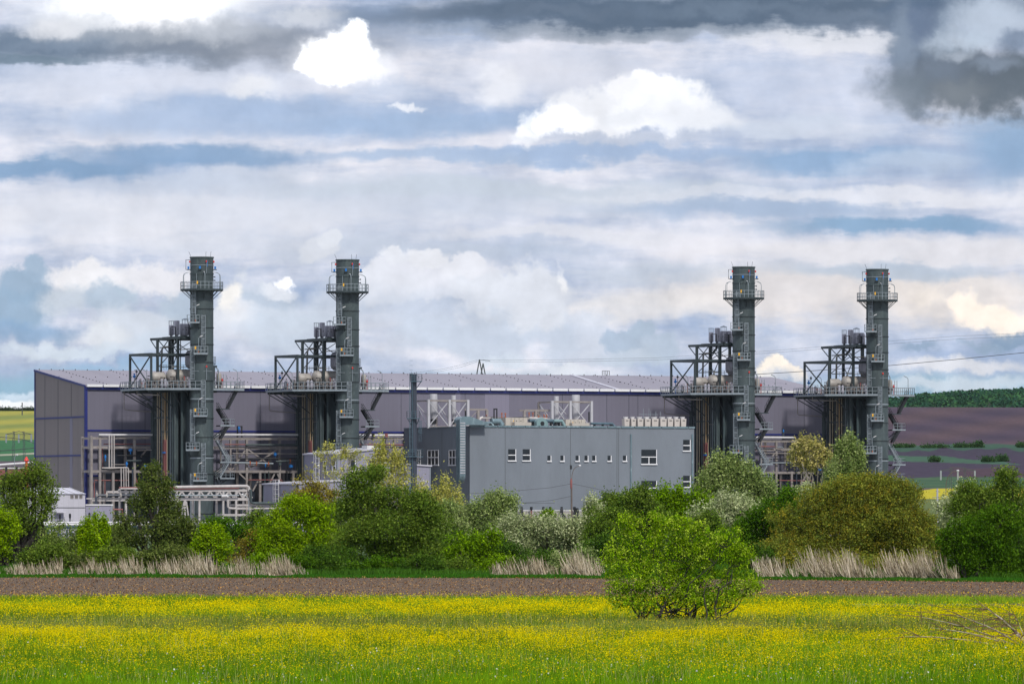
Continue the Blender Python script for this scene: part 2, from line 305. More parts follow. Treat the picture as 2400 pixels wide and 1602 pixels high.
MT = dict(
 stack=mk('stack_paint', (.047, .066, .070), .55, .0, .25, .35, (1, 1, .35), (.098, .130, .128), .6),
 steel=mk('dark_green_steel', (.027, .040, .045), .5, .0, .3, .8),
 casing=mk('casing_panels', (.038, .060, .066), .6, 0, .35, .6, (1, 1, .25), (.085, .10, .10), .5),
 galv=mk('galvanised', (.27, .31, .34), .45, .3, .2, 2),
 rack=mk('grey_rack_steel', (.25, .225, .215), .6, 0, .25, .7, (1, 1, 1), (.16, .11, .09), .45),
 white=mk('white_metal', (.62, .61, .62), .5, 0, .1, .5, (1, 1, .3), (.32, .29, .28), .35),
 pipewhite=mk('white_pipe_cladding', (.46, .43, .42), .4, .1, .2, .6, (1, 1, 1), (.35, .27, .22), .4),
 lav=mk('silencer_aluminium', (.36, .35, .40), .45, .15, .15, .5, (1, 1, .3), (.18, .17, .18), .4),
 cream=mk('cream_insulation', (.34, .315, .29), .5, 0, .18, .5, (1, .4, 1), (.22, .18, .15), .5),
 tan=mk('tan_pipe', (.42, .36, .26), .6, 0, .25, .6, (1, 1, .2), (.12, .09, .06), .5),
 ochre=mk('ochre_pipe', (.30, .21, .11), .6, 0, .2, .6),
 red=mk('red_primer', (.22, .075, .07), .6, 0, .25, .6),
 bred=mk('bright_red', (.60, .04, .03), .5, 0, .1, 2),
 blue=mk('blue_paint', (.01, .16, .50), .5, 0, .1, 2),
 yellow=mk('yellow_paint', (.75, .40, .02), .5, 0, .1, 2),
 orange=mk('orange_paint', (.34, .10, .045), .5, 0, .1, 2),
 navy=mk('navy_trim', (.010, .018, .15), .5, 0, .15, 1),
 hallfront=mk('hall_front_cladding', (.150, .143, .190), .55, 0, .09, .06, (1, 1, .3), None, .5, ribs=1.15),
 hallend=mk('hall_end_cladding', (.20, .172, .172), .6, 0, .05, .08, (1, 1, .3), None, .5, ribs=1.15, ribdir=1),
 hallpale=mk('pale_cladding', (.195, .184, .245), .55, 0, .06, .1, (1, 1, .3), None, .5, ribs=1.15),
 hallroof=mk('hall_roof_sheet', (.25, .228, .268), .5, 0, .09, .08, (1, .2, 1), (.19, .175, .21), .4, ribs=1.2),
 stucco=mk('grey_render', (.172, .195, .226), .85, 0, .12, .12, (1, 1, .3), (.148, .168, .195), .45),
 stuccodark=mk('grey_render_joint', (.08, .09, .10), .8, 0, .1, 1),
 lavwall=mk('lavender_cladding', (.25, .243, .315), .6, 0, .05, .3, (1, 1, .3), None, .5, ribs=1.0),
 lavroof=mk('pale_sheet_roof', (.50, .49, .55), .5, 0, .06, .3),
 whitewall=mk('white_cladding', (.44, .43, .48), .6, 0, .05, .3, (1, 1, .3), None, .5, ribs=1.2),
 duct=mk('duct_zinc', (.16, .23, .26), .4, .3, .15, .5, (1, 1, .4), (.42, .52, .56), .5),
 teal=mk('teal_paint', (.18, .28, .29), .5, 0, .12, 1),
 bluestack=mk('slate_blue_steel', (.035, .045, .065), .45, .1, .2, .6, (1, 1, .3)),
 bluerail=mk('slate_blue_rail', (.07, .12, .155), .5, .1, .2, .6),
 beige=mk('beige_cabinet', (.42, .385, .34), .55, 0, .07, 1),
 acwhite=mk('condenser_casing', (.50, .455, .42), .55, 0, .07, 1),
 dark=mk('dark_metal', (.011, .013, .016), .5, 0, .2, 1),
 glass=mk('dark_glass', (.012, .017, .022), .3, 0, .3, .8),
 frame=mk('white_window_frame', (.74, .74, .76), .5, 0, .05, 1),
 wood=mk('pole_wood', (.12, .085, .065), .8, 0, .3, 3),
 concrete=mk('concrete', (.36, .34, .32), .85, 0, .15, 1),
 pylon=mk('pylon_steel', (.05, .06, .065), .6, 0, .1, 1),
 wire=mk('wire', (.04, .045, .05), .6, 0, .0, 1),
 bark=mk('bark', (.030, .025, .020), .9, 0, .3, 4),
 barkpale=mk('pale_bark', (.26, .23, .20), .9, 0, .3, 4),
 tankmetal=mk('tank_sheet', (.42, .42, .45), .5, 0, .15, .6, (1, 1, .3), (.30, .28, .28), .5),
 leaf=leafmat('leaf', .24), grass=leafmat('grass_blade', .4), petal=leafmat('petal', .45), straw=leafmat('straw', .15),
)
# ================================================================ LARGE STRUCTURE
# ---------------------------------------------------------------- ground
def groundmat(name, c1, c2, scale, c3=None, stretch=(1, 1, 1), thr=(.4, .6)):
    m, t, b = newmat(name); b.inputs['Roughness'].default_value = .95
    tcn = t.nodes.new('ShaderNodeTexCoord'); mp = t.nodes.new('ShaderNodeMapping'); mp.inputs['Scale'].default_value = stretch
    t.links.new(tcn.outputs['Object'], mp.inputs[0])
    nz = t.nodes.new('ShaderNodeTexNoise'); nz.inputs['Scale'].default_value = scale; nz.inputs['Detail'].default_value = 10; nz.inputs['Roughness'].default_value = .7
    t.links.new(mp.outputs[0], nz.inputs['Vector'])
    mr = t.nodes.new('ShaderNodeMapRange'); mr.inputs[1].default_value = thr[0]; mr.inputs[2].default_value = thr[1]; t.links.new(nz.outputs[0], mr.inputs[0])
    mx = t.nodes.new('ShaderNodeMix'); mx.data_type = 'RGBA'; t.links.new(mr.outputs[0], mx.inputs[0]); mx.inputs[6].default_value = (*c1, 1); mx.inputs[7].default_value = (*c2, 1)
    t.links.new(mx.outputs[2], b.inputs['Base Color']); return m
def sheet(name, x0, x1, y0, y1, z, mat, nx=2, ny=2, zf=None, kind='structure'):
    xs, ys = np.linspace(x0, x1, nx), np.linspace(y0, y1, ny)
    me = bpy.data.meshes.new(name); V = [(x, y, z + (zf(x, y) if zf else 0)) for y in ys for x in xs]
    Fc = [(j * nx + i, j * nx + i + 1, (j + 1) * nx + i + 1, (j + 1) * nx + i) for j in range(ny - 1) for i in range(nx - 1)]
    me.from_pydata(V, [], Fc); me.materials.append(mat); o = bpy.data.objects.new(name, me); COL.objects.link(o); o['kind'] = kind
    return o
sheet('ground', -3000, 3000, -300, 1900, -.03, groundmat('rough_grassland', (.035, .06, .014), (.06, .09, .02), .15))
sheet('meadow', -120, 120, 90, 326, .0, groundmat('meadow_floor', (.10, .15, .012), (.14, .20, .018), .35, stretch=(1, .25, 1)))
sheet('plowed_field', -140, 140, 326, 462, .01, groundmat('plowed_soil', (.055, .030, .013), (.13, .077, .034), 1.2, stretch=(1, .22, 1), thr=(.35, .65)), 3, 3)
sheet('yard', -500, 700, 1330, 1800, .0, groundmat('gravel_yard', (.20, .19, .18), (.28, .27, .25), .2))

# hills: the ground behind the plant rises to the skyline
def hill_h(x, y):
    base = np.interp(y, [1850, 2000, 2150, 2250, 2700, 3200, 3900, 4600, 5200, 7000], [0, 8, 13, 15.5, 27.5, 42, 62.5, 83, 85, 70])
    side = np.interp(x, [-900, -350, 0, 350, 900], [-2, -3, -2, 0, 3]) * np.interp(y, [2000, 4600], [0, 1])
    return base + side + .8 * math.sin(x * .011 + y * .004) * np.interp(y, [2100, 3000], [0, 1])
rng = np.random.default_rng(5)
def hill_color(x, y, z):
    py = HY - (z - CH) / y * F; px = HX + x / y * F
    j = 2.5 * math.sin(px * .013) + 2 * math.sin(px * .05 + 1)
    if px < 900:
        if py < 1012 + j: return (.25 + .07 * math.sin(py * .30 + px * .015), .255 + .04 * math.sin(py * .30 + px * .015), .05)
        if py < 1030 + j * .5: return (.22, .23, .05)
        if py < 1062 - (px - 40) * .05: return (.035, .13, .05)
        if py < 1066 - (px - 40) * .05: return (.30, .30, .22)
        if py < 1078 + j: return (.04, .11, .05)
        if py > 1142: return (.20, .22, .03)
        return (.085, .065, .075)
    if py < 1042 + j * .6:  # plowed bands from here on have the purple-blue of distant haze in their colour
        w = .5 + .5 * math.sin((py - (px - 2000) * .08) * .22 + math.sin(px * .01) * 1.2)
        return (.058 + .020 * w + .012 * math.sin(px * .021 + py * .11), .038 + .012 * w + .006 * math.sin(px * .021 + py * .11), .052 + .012 * w)
    if py < 1054 + j + 2.5 * math.sin(px * .09): return (.035, .080, .050)
    if py < 1066 + j: return (.042, .034, .052)
    if py < 1080 + (px - 2100) * .03 and py > 1064 + max(0, px - 2130) * .09 + j: return (.045, .10, .06)
    if py < 1118 + j * .5: return (.046, .034, .056) if py < 1096 + .06 * (px - 2250) + j or px < 2230 else (.062, .036, .048)
    if py < 1143: return (.04, .09, .045) if math.sin(py * .8) > -.6 else (.065, .11, .05)
    if py > 1168: return (.10, .13, .04)
    return (.42, .36, .02) if py > 1144 + max(0, 2190 - px) * .15 else (.10, .075, .07)
nx, ny = 420, 300
xs = np.concatenate([np.linspace(-1500, -480, 20), np.linspace(-470, -120, 120), np.linspace(-110, 110, 14), np.linspace(120, 560, 240), np.linspace(580, 1500, 26)])
ys = np.concatenate([np.linspace(1850, 2250, 70), np.linspace(2262, 3300, 110), np.linspace(3315, 4700, 110), np.linspace(4760, 7000, 14)])
V = []; C = []
for y in ys:
    for x in xs:
        z = float(hill_h(x, y)); V.append((x, y, z)); c = hill_color(x, y, z); k = .88 + .24 * rng.random(); C += [c[0] * k, c[1] * k, c[2] * k, 1]
nx = len(xs)
Fc = [(j * nx + i, j * nx + i + 1, (j + 1) * nx + i + 1, (j + 1) * nx + i) for j in range(len(ys) - 1) for i in range(nx - 1)]
me = bpy.data.meshes.new('hills'); me.from_pydata(V, [], Fc)
at = me.color_attributes.new('tint', 'FLOAT_COLOR', 'POINT'); at.data.foreach_set('color', C)
me.polygons.foreach_set('use_smooth', [True] * len(me.polygons))
m, t, b = newmat('hill_fields'); a_ = t.nodes.new('ShaderNodeAttribute'); a_.attribute_name = 'tint'; t.links.new(a_.outputs['Color'], b.inputs['Base Color']); b.inputs['Roughness'].default_value = 1
b.inputs['Specular IOR Level'].default_value = .1
me.materials.append(m); o = bpy.data.objects.new('hills', me); COL.objects.link(o); o['kind'] = 'structure'

# wooded ridge
def ridge_h(x): return float(np.interp(x, [100, 240, 300, 330, 370, 400, 450, 600, 900, 1500], [60, 88, 97, 101, 104, 105, 107, 112, 118, 110]))
sheet('wooded_ridge', 120, 1400, 4880, 5900, 0, groundmat('wood_floor', (.03, .055, .025), (.045, .075, .03), .05), 60, 12,
      lambda x, y: 70 + (ridge_h(x) - 73) * math.sin(min(1, (y - 4880) / 320) * math.pi / 2) - 2)

# ---------------------------------------------------------------- foliage machinery
def quads(P, D1, D2, size, asp):
    """diamond leaves at P: D1 along, D2 across"""
    a = D1 * (size * .5)[:, None]; b = D2 * (size * .5 * asp)[:, None]
    V = np.stack([P - a, P + b, P + a, P - b], 1).reshape(-1, 3)
    return V
def mesh_quads(name, V, tint, mat, parent=None, nv=4):
    n = len(V) // nv; me = bpy.data.meshes.new(name)
    me.vertices.add(len(V)); me.vertices.foreach_set('co', V.astype(np.float32).ravel())
    me.loops.add(len(V)); me.loops.foreach_set('vertex_index', np.arange(len(V), dtype=np.int32))
    me.polygons.add(n); me.polygons.foreach_set('loop_start', np.arange(0, len(V), nv, dtype=np.int32))
    try: me.polygons.foreach_set('loop_total', np.full(n, nv, dtype=np.int32))
    except Exception: pass
    me.update(calc_edges=True)
    C = np.ones((len(V), 4), np.float32); C[:, :3] = np.repeat(tint, nv, 0)
    at = me.color_attributes.new('tint', 'FLOAT_COLOR', 'POINT'); at.data.foreach_set('color', C.ravel())
    me.materials.append(mat); o = bpy.data.objects.new(name, me); COL.objects.link(o)
    if parent is not None: o.parent = parent
    return o
def unit(n, r):
    d = r.normal(size=(n, 3)); return d / np.linalg.norm(d, axis=1)[:, None]
def foliage(r, lobes, cover, leaf, clump, pal, vert=0.0, shell=.55, per=14, asp=.5, droop=0.0, fringe=.12):
    """leaf clumps spread through ellipsoid lobes (metres). returns vertices, tints, clump centres"""
    Ps, Ts, Cs = [], [], []
    sub = []
    for (x, y, z, rx, ry, rz, *ex) in lobes:
        wt = ex[0] if ex else 1.0
        sub.append((x, y, z, rx * .8, ry * .8, rz * .8, .7 * wt, 1.0))
        m_ = 12
        for q in range(m_):
            d_ = unit(1, r)[0]; d_[1] = -abs(d_[1]) if q % 3 else d_[1]; f_ = .22 + .24 * r.random(); g_ = .62 + .34 * r.random() ** 1.5
            sub.append((x + d_[0] * rx * g_, y + d_[1] * ry * g_, z + d_[2] * rz * g_, rx * f_ * 1.1, ry * f_, rz * f_, .62 * wt, .75 + .5 * r.random()))
    pal = np.array(pal)
    for (x, y, z, rx, ry, rz, dn, kt) in sub:
        nl = int(cover * dn * math.pi * rx * rz); nc = max(4, nl // per)
        d = unit(nc, r); rad = shell + (1 - shell) * r.random(nc) ** .6
        bump = 1 + .16 * np.sin(d[:, 0] * 5 + x) * np.cos(d[:, 2] * 6 + z) + .10 * np.sin(d[:, 0] * 13 + d[:, 2] * 11 + y)
        far = r.random(nc) < fringe; rad = np.where(far, rad * (1.05 + .22 * r.random(nc)), rad)
        c = np.stack([x + d[:, 0] * rx * rad * bump, y + d[:, 1] * ry * rad * bump, z + d[:, 2] * rz * rad * bump], 1)
        c = c[c[:, 2] > .15]; nc = len(c)
        if nc == 0: continue
        k = r.poisson(per, nc); idx = np.repeat(np.arange(nc), k)
        cs = clump * (.6 + .8 * r.random(nc))
        off = r.normal(size=(len(idx), 3)) * cs[idx][:, None] * .55
        if vert: off[:, 2] *= 1 + 2.2 * vert; off[:, :2] *= 1 - .45 * vert
        off[:, 2] -= droop * np.abs(off[:, 0])
        p = c[idx] + off
        ct = pal[r.integers(0, len(pal), nc)] * (.72 + .56 * r.random(nc))[:, None] * (.55 + .45 * kt)
        tl = ct[idx] * (.7 + .6 * r.random(len(idx)))[:, None]
        ok = p[:, 2] > .05
        Ps.append(p[ok]); Ts.append(tl[ok]); Cs.append(c)
    P = np.concatenate(Ps); T = np.concatenate(Ts); C = np.concatenate(Cs)
    D1 = unit(len(P), r)
    if vert: D1[:, 2] += 1.1 * vert; D1 /= np.linalg.norm(D1, axis=1)[:, None]
    D2 = np.cross(D1, unit(len(P), r)); D2 /= np.linalg.norm(D2, axis=1)[:, None] + 1e-9
    return quads(P, D1, D2, leaf * (.6 + .8 * r.random(len(P))), asp), np.clip(T, 0, 1), C
def branches(r, lobes, C, base, r0, nlimb=8, ntwig=40, splay=.3, lift=.35, stems=1):
    mb = MB()
    def curve(a, b, ra, rb, n=6, wob=.06, up=.25):
        a, b = np.array(a), np.array(b); L = np.linalg.norm(b - a); pts = []; rs = []
        for i in range(n):
            t = i / (n - 1); p = a + (b - a) * t; p = p + np.array([0, 0, up * L * math.sin(t * math.pi) * .5]) + (r.normal(size=3) * wob * L if 0 < i < n - 1 else 0)
            pts.append(tuple(p)); rs.append(ra + (rb - ra) * t)
        mb.tube(pts, rs, 5, False); return pts, rs
    nodes = []
    L = list(lobes)
    for s in range(stems):
        bx = base + np.array([(s - (stems - 1) / 2) * splay * 2, r.normal() * splay, 0]); 
        for i in range(max(1, nlimb // stems)):
            lb = L[(i + s) % len(L)]; tgt = np.array([lb[0] + r.normal() * lb[3] * .35, lb[1] + r.normal() * lb[4] * .35, lb[2] + (r.random() - .2) * lb[5] * .6])
            pts, rs = curve(bx, tgt, r0 * (.6 + .5 * r.random()), r0 * .18, 7, .035, -.12); nodes += list(zip(pts, rs))[2:]
    NP = np.array([n[0] for n in nodes]); NR = [n[1] for n in nodes]
    for c in C[r.choice(len(C), min(ntwig, len(C)), False)]:
        j = int(np.argmin(np.linalg.norm(NP - c, axis=1) + (NP[:, 2] > c[2]) * 2)); curve(NP[j], c, max(.012, NR[j] * .5), .008, 4, .05, .1)
    return mb
def tree(name, label, px, Y, lobes, pal, cat='tree', cover=420, leaf=.15, clump=.32, vert=0.0, shell=.5, trunk=.16, nlimb=8, ntwig=60, stems=1,
         group=None, bark='bark', asp=.5, seed=0, fringe=.12, depth=.8, per=14, splay=.3, droop=0.0, zbase=0.0):
    """lobes: ellipses measured on the photograph, turned into metres at the tree's own distance Y"""
    r = np.random.default_rng(seed or int(px * 7 + Y)); s = Y / F; L = []
    bx = (px - HX) * s
    for (cx, cy, rx, ry, *ex) in lobes:
        x = (cx - HX) * s - bx; z = CH + (HY - cy) * s; rxm, rzm = rx * s, ry * s
        L.append((x, r.normal() * .15 * rxm, z, rxm, depth * (rxm + rzm) / 2, rzm, *ex))
    root = thing(name, label, cat, (bx, Y, zbase), 0, group)
    Vq, T, C = foliage(r, L, cover * (1.0 if cover > 250 else .7), leaf * 1.18, clump, pal, vert, shell, per, asp * 1.15, droop, fringe)
    branches(r, L, C, np.array([0., 0, 0]), trunk, nlimb, ntwig, splay, stems=stems).build('trunk', MT[bark], root)
    mesh_quads('crown', Vq, T, MT['leaf'], root)
    return root
# ================================================================ TURBINE HALL
VH = 28.0
ul, ur = pu(201, VH), pu(1955, VH)
vb = pv(82, ul)
zf_ = zz(905, ul, VH); zb_ = zz(869, ul, vb)
def roofz(v): return zf_ + (zb_ - zf_) * (v - VH) / (vb - VH)
HL = (ul, VH, 0)
hall = thing('turbine_hall', 'long grey lavender turbine hall with blue edge trim behind the chimneys', 'hall', world(ul, VH), TH)
MB(HL).box(ul, ur, VH, VH + .3, 0, zf_).build('front_wall', MT['hallfront'], hall)
e = MB(HL); e.add([(ul, VH + .3, 0), (ul, vb, 0), (ul, vb, zb_), (ul, VH + .3, zf_), (ul + .3, VH + .3, 0), (ul + .3, vb, 0), (ul + .3, vb, zb_), (ul + .3, VH + .3, zf_)],
  [(0, 3, 2, 1), (4, 5, 6, 7), (0, 1, 5, 4), (1, 2, 6, 5), (2, 3, 7, 6), (3, 0, 4, 7)]); e.build('end_wall', MT['hallend'], hall)
MB(HL).box(ul + .3, ur, vb - .3, vb, 0, zb_).build('back_wall', MT['hallfront'], hall)
e = MB(HL); e.add([(ur - .3, VH + .3, 0), (ur - .3, vb - .3, 0), (ur - .3, vb - .3, zb_), (ur - .3, VH + .3, zf_), (ur, VH + .3, 0), (ur, vb - .3, 0), (ur, vb - .3, zb_), (ur, VH + .3, zf_)],
  [(0, 3, 2, 1), (4, 5, 6, 7), (0, 1, 5, 4), (1, 2, 6, 5), (2, 3, 7, 6), (3, 0, 4, 7)]); e.build('end_wall', MT['hallend'], hall)
rf = MB(HL); rf.add([(ul - .1, VH - .4, roofz(VH - .4) + .02), (ur + .1, VH - .4, roofz(VH - .4) + .02), (ur + .1, vb + .1, zb_ + .04), (ul - .1, vb + .1, zb_ + .04),
   (ul - .1, VH - .4, roofz(VH - .4) + .32), (ur + .1, VH - .4, roofz(VH - .4) + .32), (ur + .1, vb + .1, zb_ + .34), (ul - .1, vb + .1, zb_ + .34)],
   [(0, 3, 2, 1), (4, 5, 6, 7), (0, 1, 5, 4), (1, 2, 6, 5), (2, 3, 7, 6), (3, 0, 4, 7)])
roof = rf.build('roof', MT['hallroof'], hall)
# dark studs in rows up the slope, one row along the middle, and along the back edge
st = MB(HL)
rowu = np.arange(ul + 6, ur, 13.0)
for u in rowu:
    for k in range(15):
        v = VH + 2 + k * (vb - VH - 3) / 14; z = roofz(v) + .3; st.box(u - .08, u + .08, v - .08, v + .08, z, z + .2)
for k in range(int((ur - ul) / 3.1)):
    u = ul + k * 3.1; v = VH + (vb - VH) * .52; z = roofz(v) + .3; st.box(u - .09, u + .09, v - .09, v + .09, z, z + .2)
    st.box(u + .92, u + 1.08, vb - .4, vb - .2, zb_ + .3, zb_ + .55)
o = st.build('roof_stud', MT['dark'], roof); o['kind'] = 'stuff'
MB(HL).beam((pu(1450, VH), VH + .5, roofz(VH) + .48), (pu(1338, vb) , vb - .5, zb_ + .38), 1.1, .12).build('roof_strip', MT['lavroof'], roof)
g = MB(HL); u = ul
while u < ur - 3: g.box(u + .05, u + 3.9, VH - .95, VH - .45, zf_ - .1, zf_ + .5); u += 4.2
g.build('eave_gutter', MT['frame'], hall)
MB(HL).box(ul - .12, ur, VH - .42, VH - .02, zf_ - .75, zf_ - .12).build('eave_trim', MT['navy'], hall)
MB(HL).box(ul - .25, ul + .35, VH - .28, VH - .02, 0, zf_ - .78).build('corner_trim', MT['navy'], hall)
MB(HL).box(ul - .28, ul - .02, VH, VH + .45, 0, zf_ - .1).build('corner_trim', MT['navy'], hall)
MB(HL).box(ul - .2, ul - .02, vb - .35, vb + .05, 0, zb_).build('corner_trim', MT['navy'], hall)
e = MB(HL); e.beam((ul - .22, VH, zf_ + .1), (ul - .22, vb, zb_ + .12), .22, .5); e.build('verge_trim', MT['navy'], hall)
for pyy in (976, 1066): z = zz(pyy, ul, VH); MB(HL).box(ul - .14, ul - .01, VH + .5, vb - .4, z - .2, z + .2).build('wall_band', MT['navy'], hall)
for pyy, a, b_ in ((1008, 201, 1955), (1114, 201, 240)):
    z = zz(pyy, ul, VH); MB(HL).box(ul + .4, pu(b_, VH), VH - .16, VH - .01, z - .2, z + .2).build('wall_band', MT['navy'], hall)
for a, b_, p0, p1 in ((1066, 1079, 906, 1075), (1136, 1193, 906, 1075), (860, 945, 1012, 1070)):
    MB(HL).box(pu(a, VH), pu(b_, VH), VH - .07, VH - .005, zz(p1, pu(a, VH), VH), zz(p0, pu(a, VH), VH) - .5).build('pale_panel', MT['hallpale'], hall)
for p in (286, 340, 610, 690, 940, 1090, 1180, 1318, 1422, 1474, 1495, 1885): u = pu(p, VH); MB(HL).box(u - .04, u + .04, VH - .05, VH - .004, 8, zf_ - .8).build('panel_joint', MT['bluestack'], hall)
for f_ in (.28, .54, .8): v = VH + (vb - VH) * f_; MB(HL).box(ul - .05, ul - .004, v - .04, v + .04, 4, roofz(v) - .5).build('panel_joint', MT['bluestack'], hall)
v = VH + (vb - VH) * .28; MB(HL).box(ul - .06, ul - .005, v - .9, v + .9, 8, zz(978, ul, VH)).build('pale_panel', MT['hallpale'], hall)

# ================================================================ CHIMNEYS
def zc(y): return 69.3 - y / 39.15          # heights read on the first chimney
def chimney():
    t = thing('chimney', 'x', 'chimney')
    r = 2.72; pr = [(r, 0)]
    rings = [65.0, 61.1, 52.9, 48.5, 44.6, 40.4, 36.1, 31.3, 27.3, 22.9, 18.5, 14.3, 9.8, 5.0]
    for z in sorted(rings)[:-1]: pr += [(r, z - .1), (r + .13, z - .1), (r + .13, z + .08), (r, z + .08)]
    pr += [(r, 64.75), (r + .14, 64.8), (r + .14, 65.1), (r - .12, 65.1), (r - .12, 60), (0.01, 60)]
    MB().lathe(pr, n=44).build('shell', MT['stack'], t, True)
    for z in rings[2:]: MB().lathe([(r + .135, -.05), (r + .16, -.05), (r + .16, .05), (r + .135, .05)], (0, 0, z), 40).build('seam', MT['dark'], t)
    MB().lathe([(r + .02, -.08), (r + .1, -.06), (r + .1, .06), (r + .02, .08)], (0, 0, 63.1), 40).build('hoop', MT['galv'], t)
    for z in (31.85, 18.0): MB().lathe([(r + .01, -.14), (r + .06, -.14), (r + .06, .14), (r + .01, .14)], (0, 0, z), 40).build('weld_band', MT['galv'], t)
    # ring platform
    n = 16; R0 = 5.0; z = 57.45
    ring = [(R0 * math.cos(2 * math.pi * (k + .5) / n), R0 * math.sin(2 * math.pi * (k + .5) / n), z) for k in range(n)]
    pf = MB(); q = []
    for k in range(n):
        a, b = ring[k], ring[(k + 1) % n]; ia, ib = [tuple(c * (r + .05) / R0 for c in p[:2]) for p in (a, b)]
        pf.hexa([(*ia, z - .22), (*ib, z - .22), (b[0], b[1], z - .22), (a[0], a[1], z - .22), (*ia, z), (*ib, z), (b[0], b[1], z), (a[0], a[1], z)])
        pf.beam((a[0], a[1], z - .1), (b[0], b[1], z - .1), .14, .42)
    p = pf.build('ring_platform', MT['steel'], t)
    MB().rail(ring, 1.75, .05, 1.0, 3, True).build('railing', MT['galv'], p)
    for k in range(0, n, 2):
        br = MB(); a = ring[k]; f_ = .96; br.beam((a[0] * f_, a[1] * f_, z - .25), (a[0] * (r / R0), a[1] * (r / R0), z - 2.15), .14)
        f_ = .74; br.beam((a[0] * f_, a[1] * f_, z - .25), (a[0] * (r / R0), a[1] * (r / R0), z - 1.3), .11)
        br.build('bracket', MT['steel'], p)
    # lamps curving in over the platform
    for ang in (200, 175, -15, 10, 282):
        ca, sa = math.cos(R(ang)), math.sin(R(ang)); R1 = 4.4 if ang != 282 else 4.6
        pts = [(ca * R1, sa * R1, z), (ca * R1, sa * R1, z + 3.1), (ca * (R1 - .15), sa * (R1 - .15), z + 3.6), (ca * (R1 - .5), sa * (R1 - .5), z + 3.85), (ca * (R1 - .95), sa * (R1 - .95), z + 4.0)]
        lm = MB().tube(pts, .07, 6).build('lamp', MT['galv'], t)
        e_ = pts[-1]; MB().beam(e_, (ca * (R1 - 1.65), sa * (R1 - 1.65), z + 4.12), .22, .14).build('lamp_head', MT['white'], lm)
    # boxes, warning lights, conduit
    for x, y in ((-.3, -2.85), (3.15, -.5), (-3.1, -.6)):
        MB().box(x - .22, x + .22, y - .25, y + .2, 62.25, 62.85).build('instrument_box', MT['blue'], t)
        MB().box(x - .4, x + .4, y - .25, y + .25, 62.0, 62.2).build('box_shelf', MT['steel'], t)
    MB().tube([(-2.7, -.6, 64.4), (-3.7, -.6, 64.4), (-3.7, -.6, 62.1), (-3.1, -.6, 62.1)], .09, 6).build('sample_pipe', MT['steel'], t)
    for x, z1 in ((1.2, 63.7), (-2.8, 63.7), (2.85, 63.7), (1.25, 39.15)):
        y = -math.sqrt(max(.2, 2.95 ** 2 - min(x * x, 8)))
        MB().lathe([(.05, 0), (.16, .05), (.2, .3), (.06, .5), (.01, .52)], (x, y, z1), 10).build('warning_light', MT['bred'], t)
    MB().beam((1.25, -2.8, 61.2), (1.25, -2.8, 63.6), .1).build('conduit', MT['galv'], t); MB().beam((1.25, -2.8, 36.2), (1.25, -2.8, 39.1), .1).build('conduit', MT['galv'], t)
    MB().beam((1.42, -2.85, 62.7), (1.42, -2.85, 64.1), .09).build('blue_conduit', MT['blue'], t)
    MB().beam((-1.1, -2.75, 57.5), (-1.1, -2.75, 61.1), .09).build('conduit', MT['galv'], t)
    MB().beam((-2.4, -2.62, 38.3), (2.6, -2.62, 38.3), .08).build('cross_conduit', MT['galv'], t)
    for x, dx in ((-2.5, -.55), (.95, .02), (1.95, .22)): MB().tube([(x, 0, 65.0), (x + dx, 0, 66.35)], .035, 4).build('lightning_rod', MT['steel'], t)
    for sx in (-1, 1):
        for z1 in (59.6, 60.4): MB().lathe([(.1, 0), (.1, .35), (.2, .35), (.2, .5), (.01, .5)], (sx * 2.68, -.3, z1), 10, 'x' if sx > 0 else 'x').build('sampling_port', MT['steel'], t)
    # small platforms on the front, joined by caged ladders
    for x0, x1, zf0, sign in ((-3.25, -.35, 49.75, 1), (-1.7, 1.55, 42.45, 1), (-1.75, 1.45, 27.9, 1), (-3.5, -.35, 19.95, 1), (-1.85, 1.35, 12.8, 1)):
        pm = MB(); pm.box(x0, x1, -4.15, -2.0, zf0 - .16, zf0); pm.beam((x0, -4.2, zf0 - .1), (x1, -4.2, zf0 - .1), .12, .4)
        p = pm.build('platform', MT['galv'], t)
        MB().rail([(x0, -2.6, zf0), (x0, -4.15, zf0), (x1, -4.15, zf0), (x1, -2.3, zf0)], 1.65, .05, .75, 3).build('railing', MT['galv'], p)
        k = MB()
        for x in (x0 + .3, x1 - .3):
            ys = -math.sqrt(max(.1, r * r - min(x * x, 7.2))); k.beam((x, -4.0, zf0 - .2), (x * .9, ys + .05, zf0 - 1.7), .15)
        k.build('bracket', MT['steel'], p)
        xg = (x0 + x1) / 2 - .3 if x0 < -3 else x0 + .35
        if x0 > -3: MB().box(x0 + .25, x0 + .6, -4.28, -4.2, zf0 + .95, zf0 + 1.6).build('sign_plate', MT['yellow'], p)
        MB().box(xg + .7, xg + .9, -4.28, -4.2, zf0 + .1, zf0 + .55).build('hand_switch', MT['orange'], p)
        xl = xg + .8; lp = MB().tube([(xl, -4.1, zf0), (xl, -4.1, zf0 + 3.4), (xl + .15, -4.1, zf0 + 3.75), (xl + .35, -4.1, zf0 + 3.9)], .07, 6).build('lamp_post', MT['galv'], p)
        MB().beam((xl + .3, -4.1, zf0 + 3.85), (xl + .95, -4.1, zf0 + 4.15), .2, .16).build('lamp_head', MT['white'], lp)
    MB().box(-.95, -.65, -5.1, -5.0, 58.6, 59.3).build('sign_plate', MT['yellow'], t)
    for x, za, zb in ((-1.75, 49.9, 58.9), (.5, 42.5, 51.4), (-2.1, 34.4, 44.1), (.5, 27.9, 36.2), (-2.1, 20.0, 29.4), (.5, 12.8, 21.5), (-2.1, .3, 14.4)):
        y = -math.sqrt(max(.3, r * r - min(x * x, 6))) - .25
        MB().ladder(x, y, za, zb, .8, .055).build('ladder', MT['galv'], t)
    return t

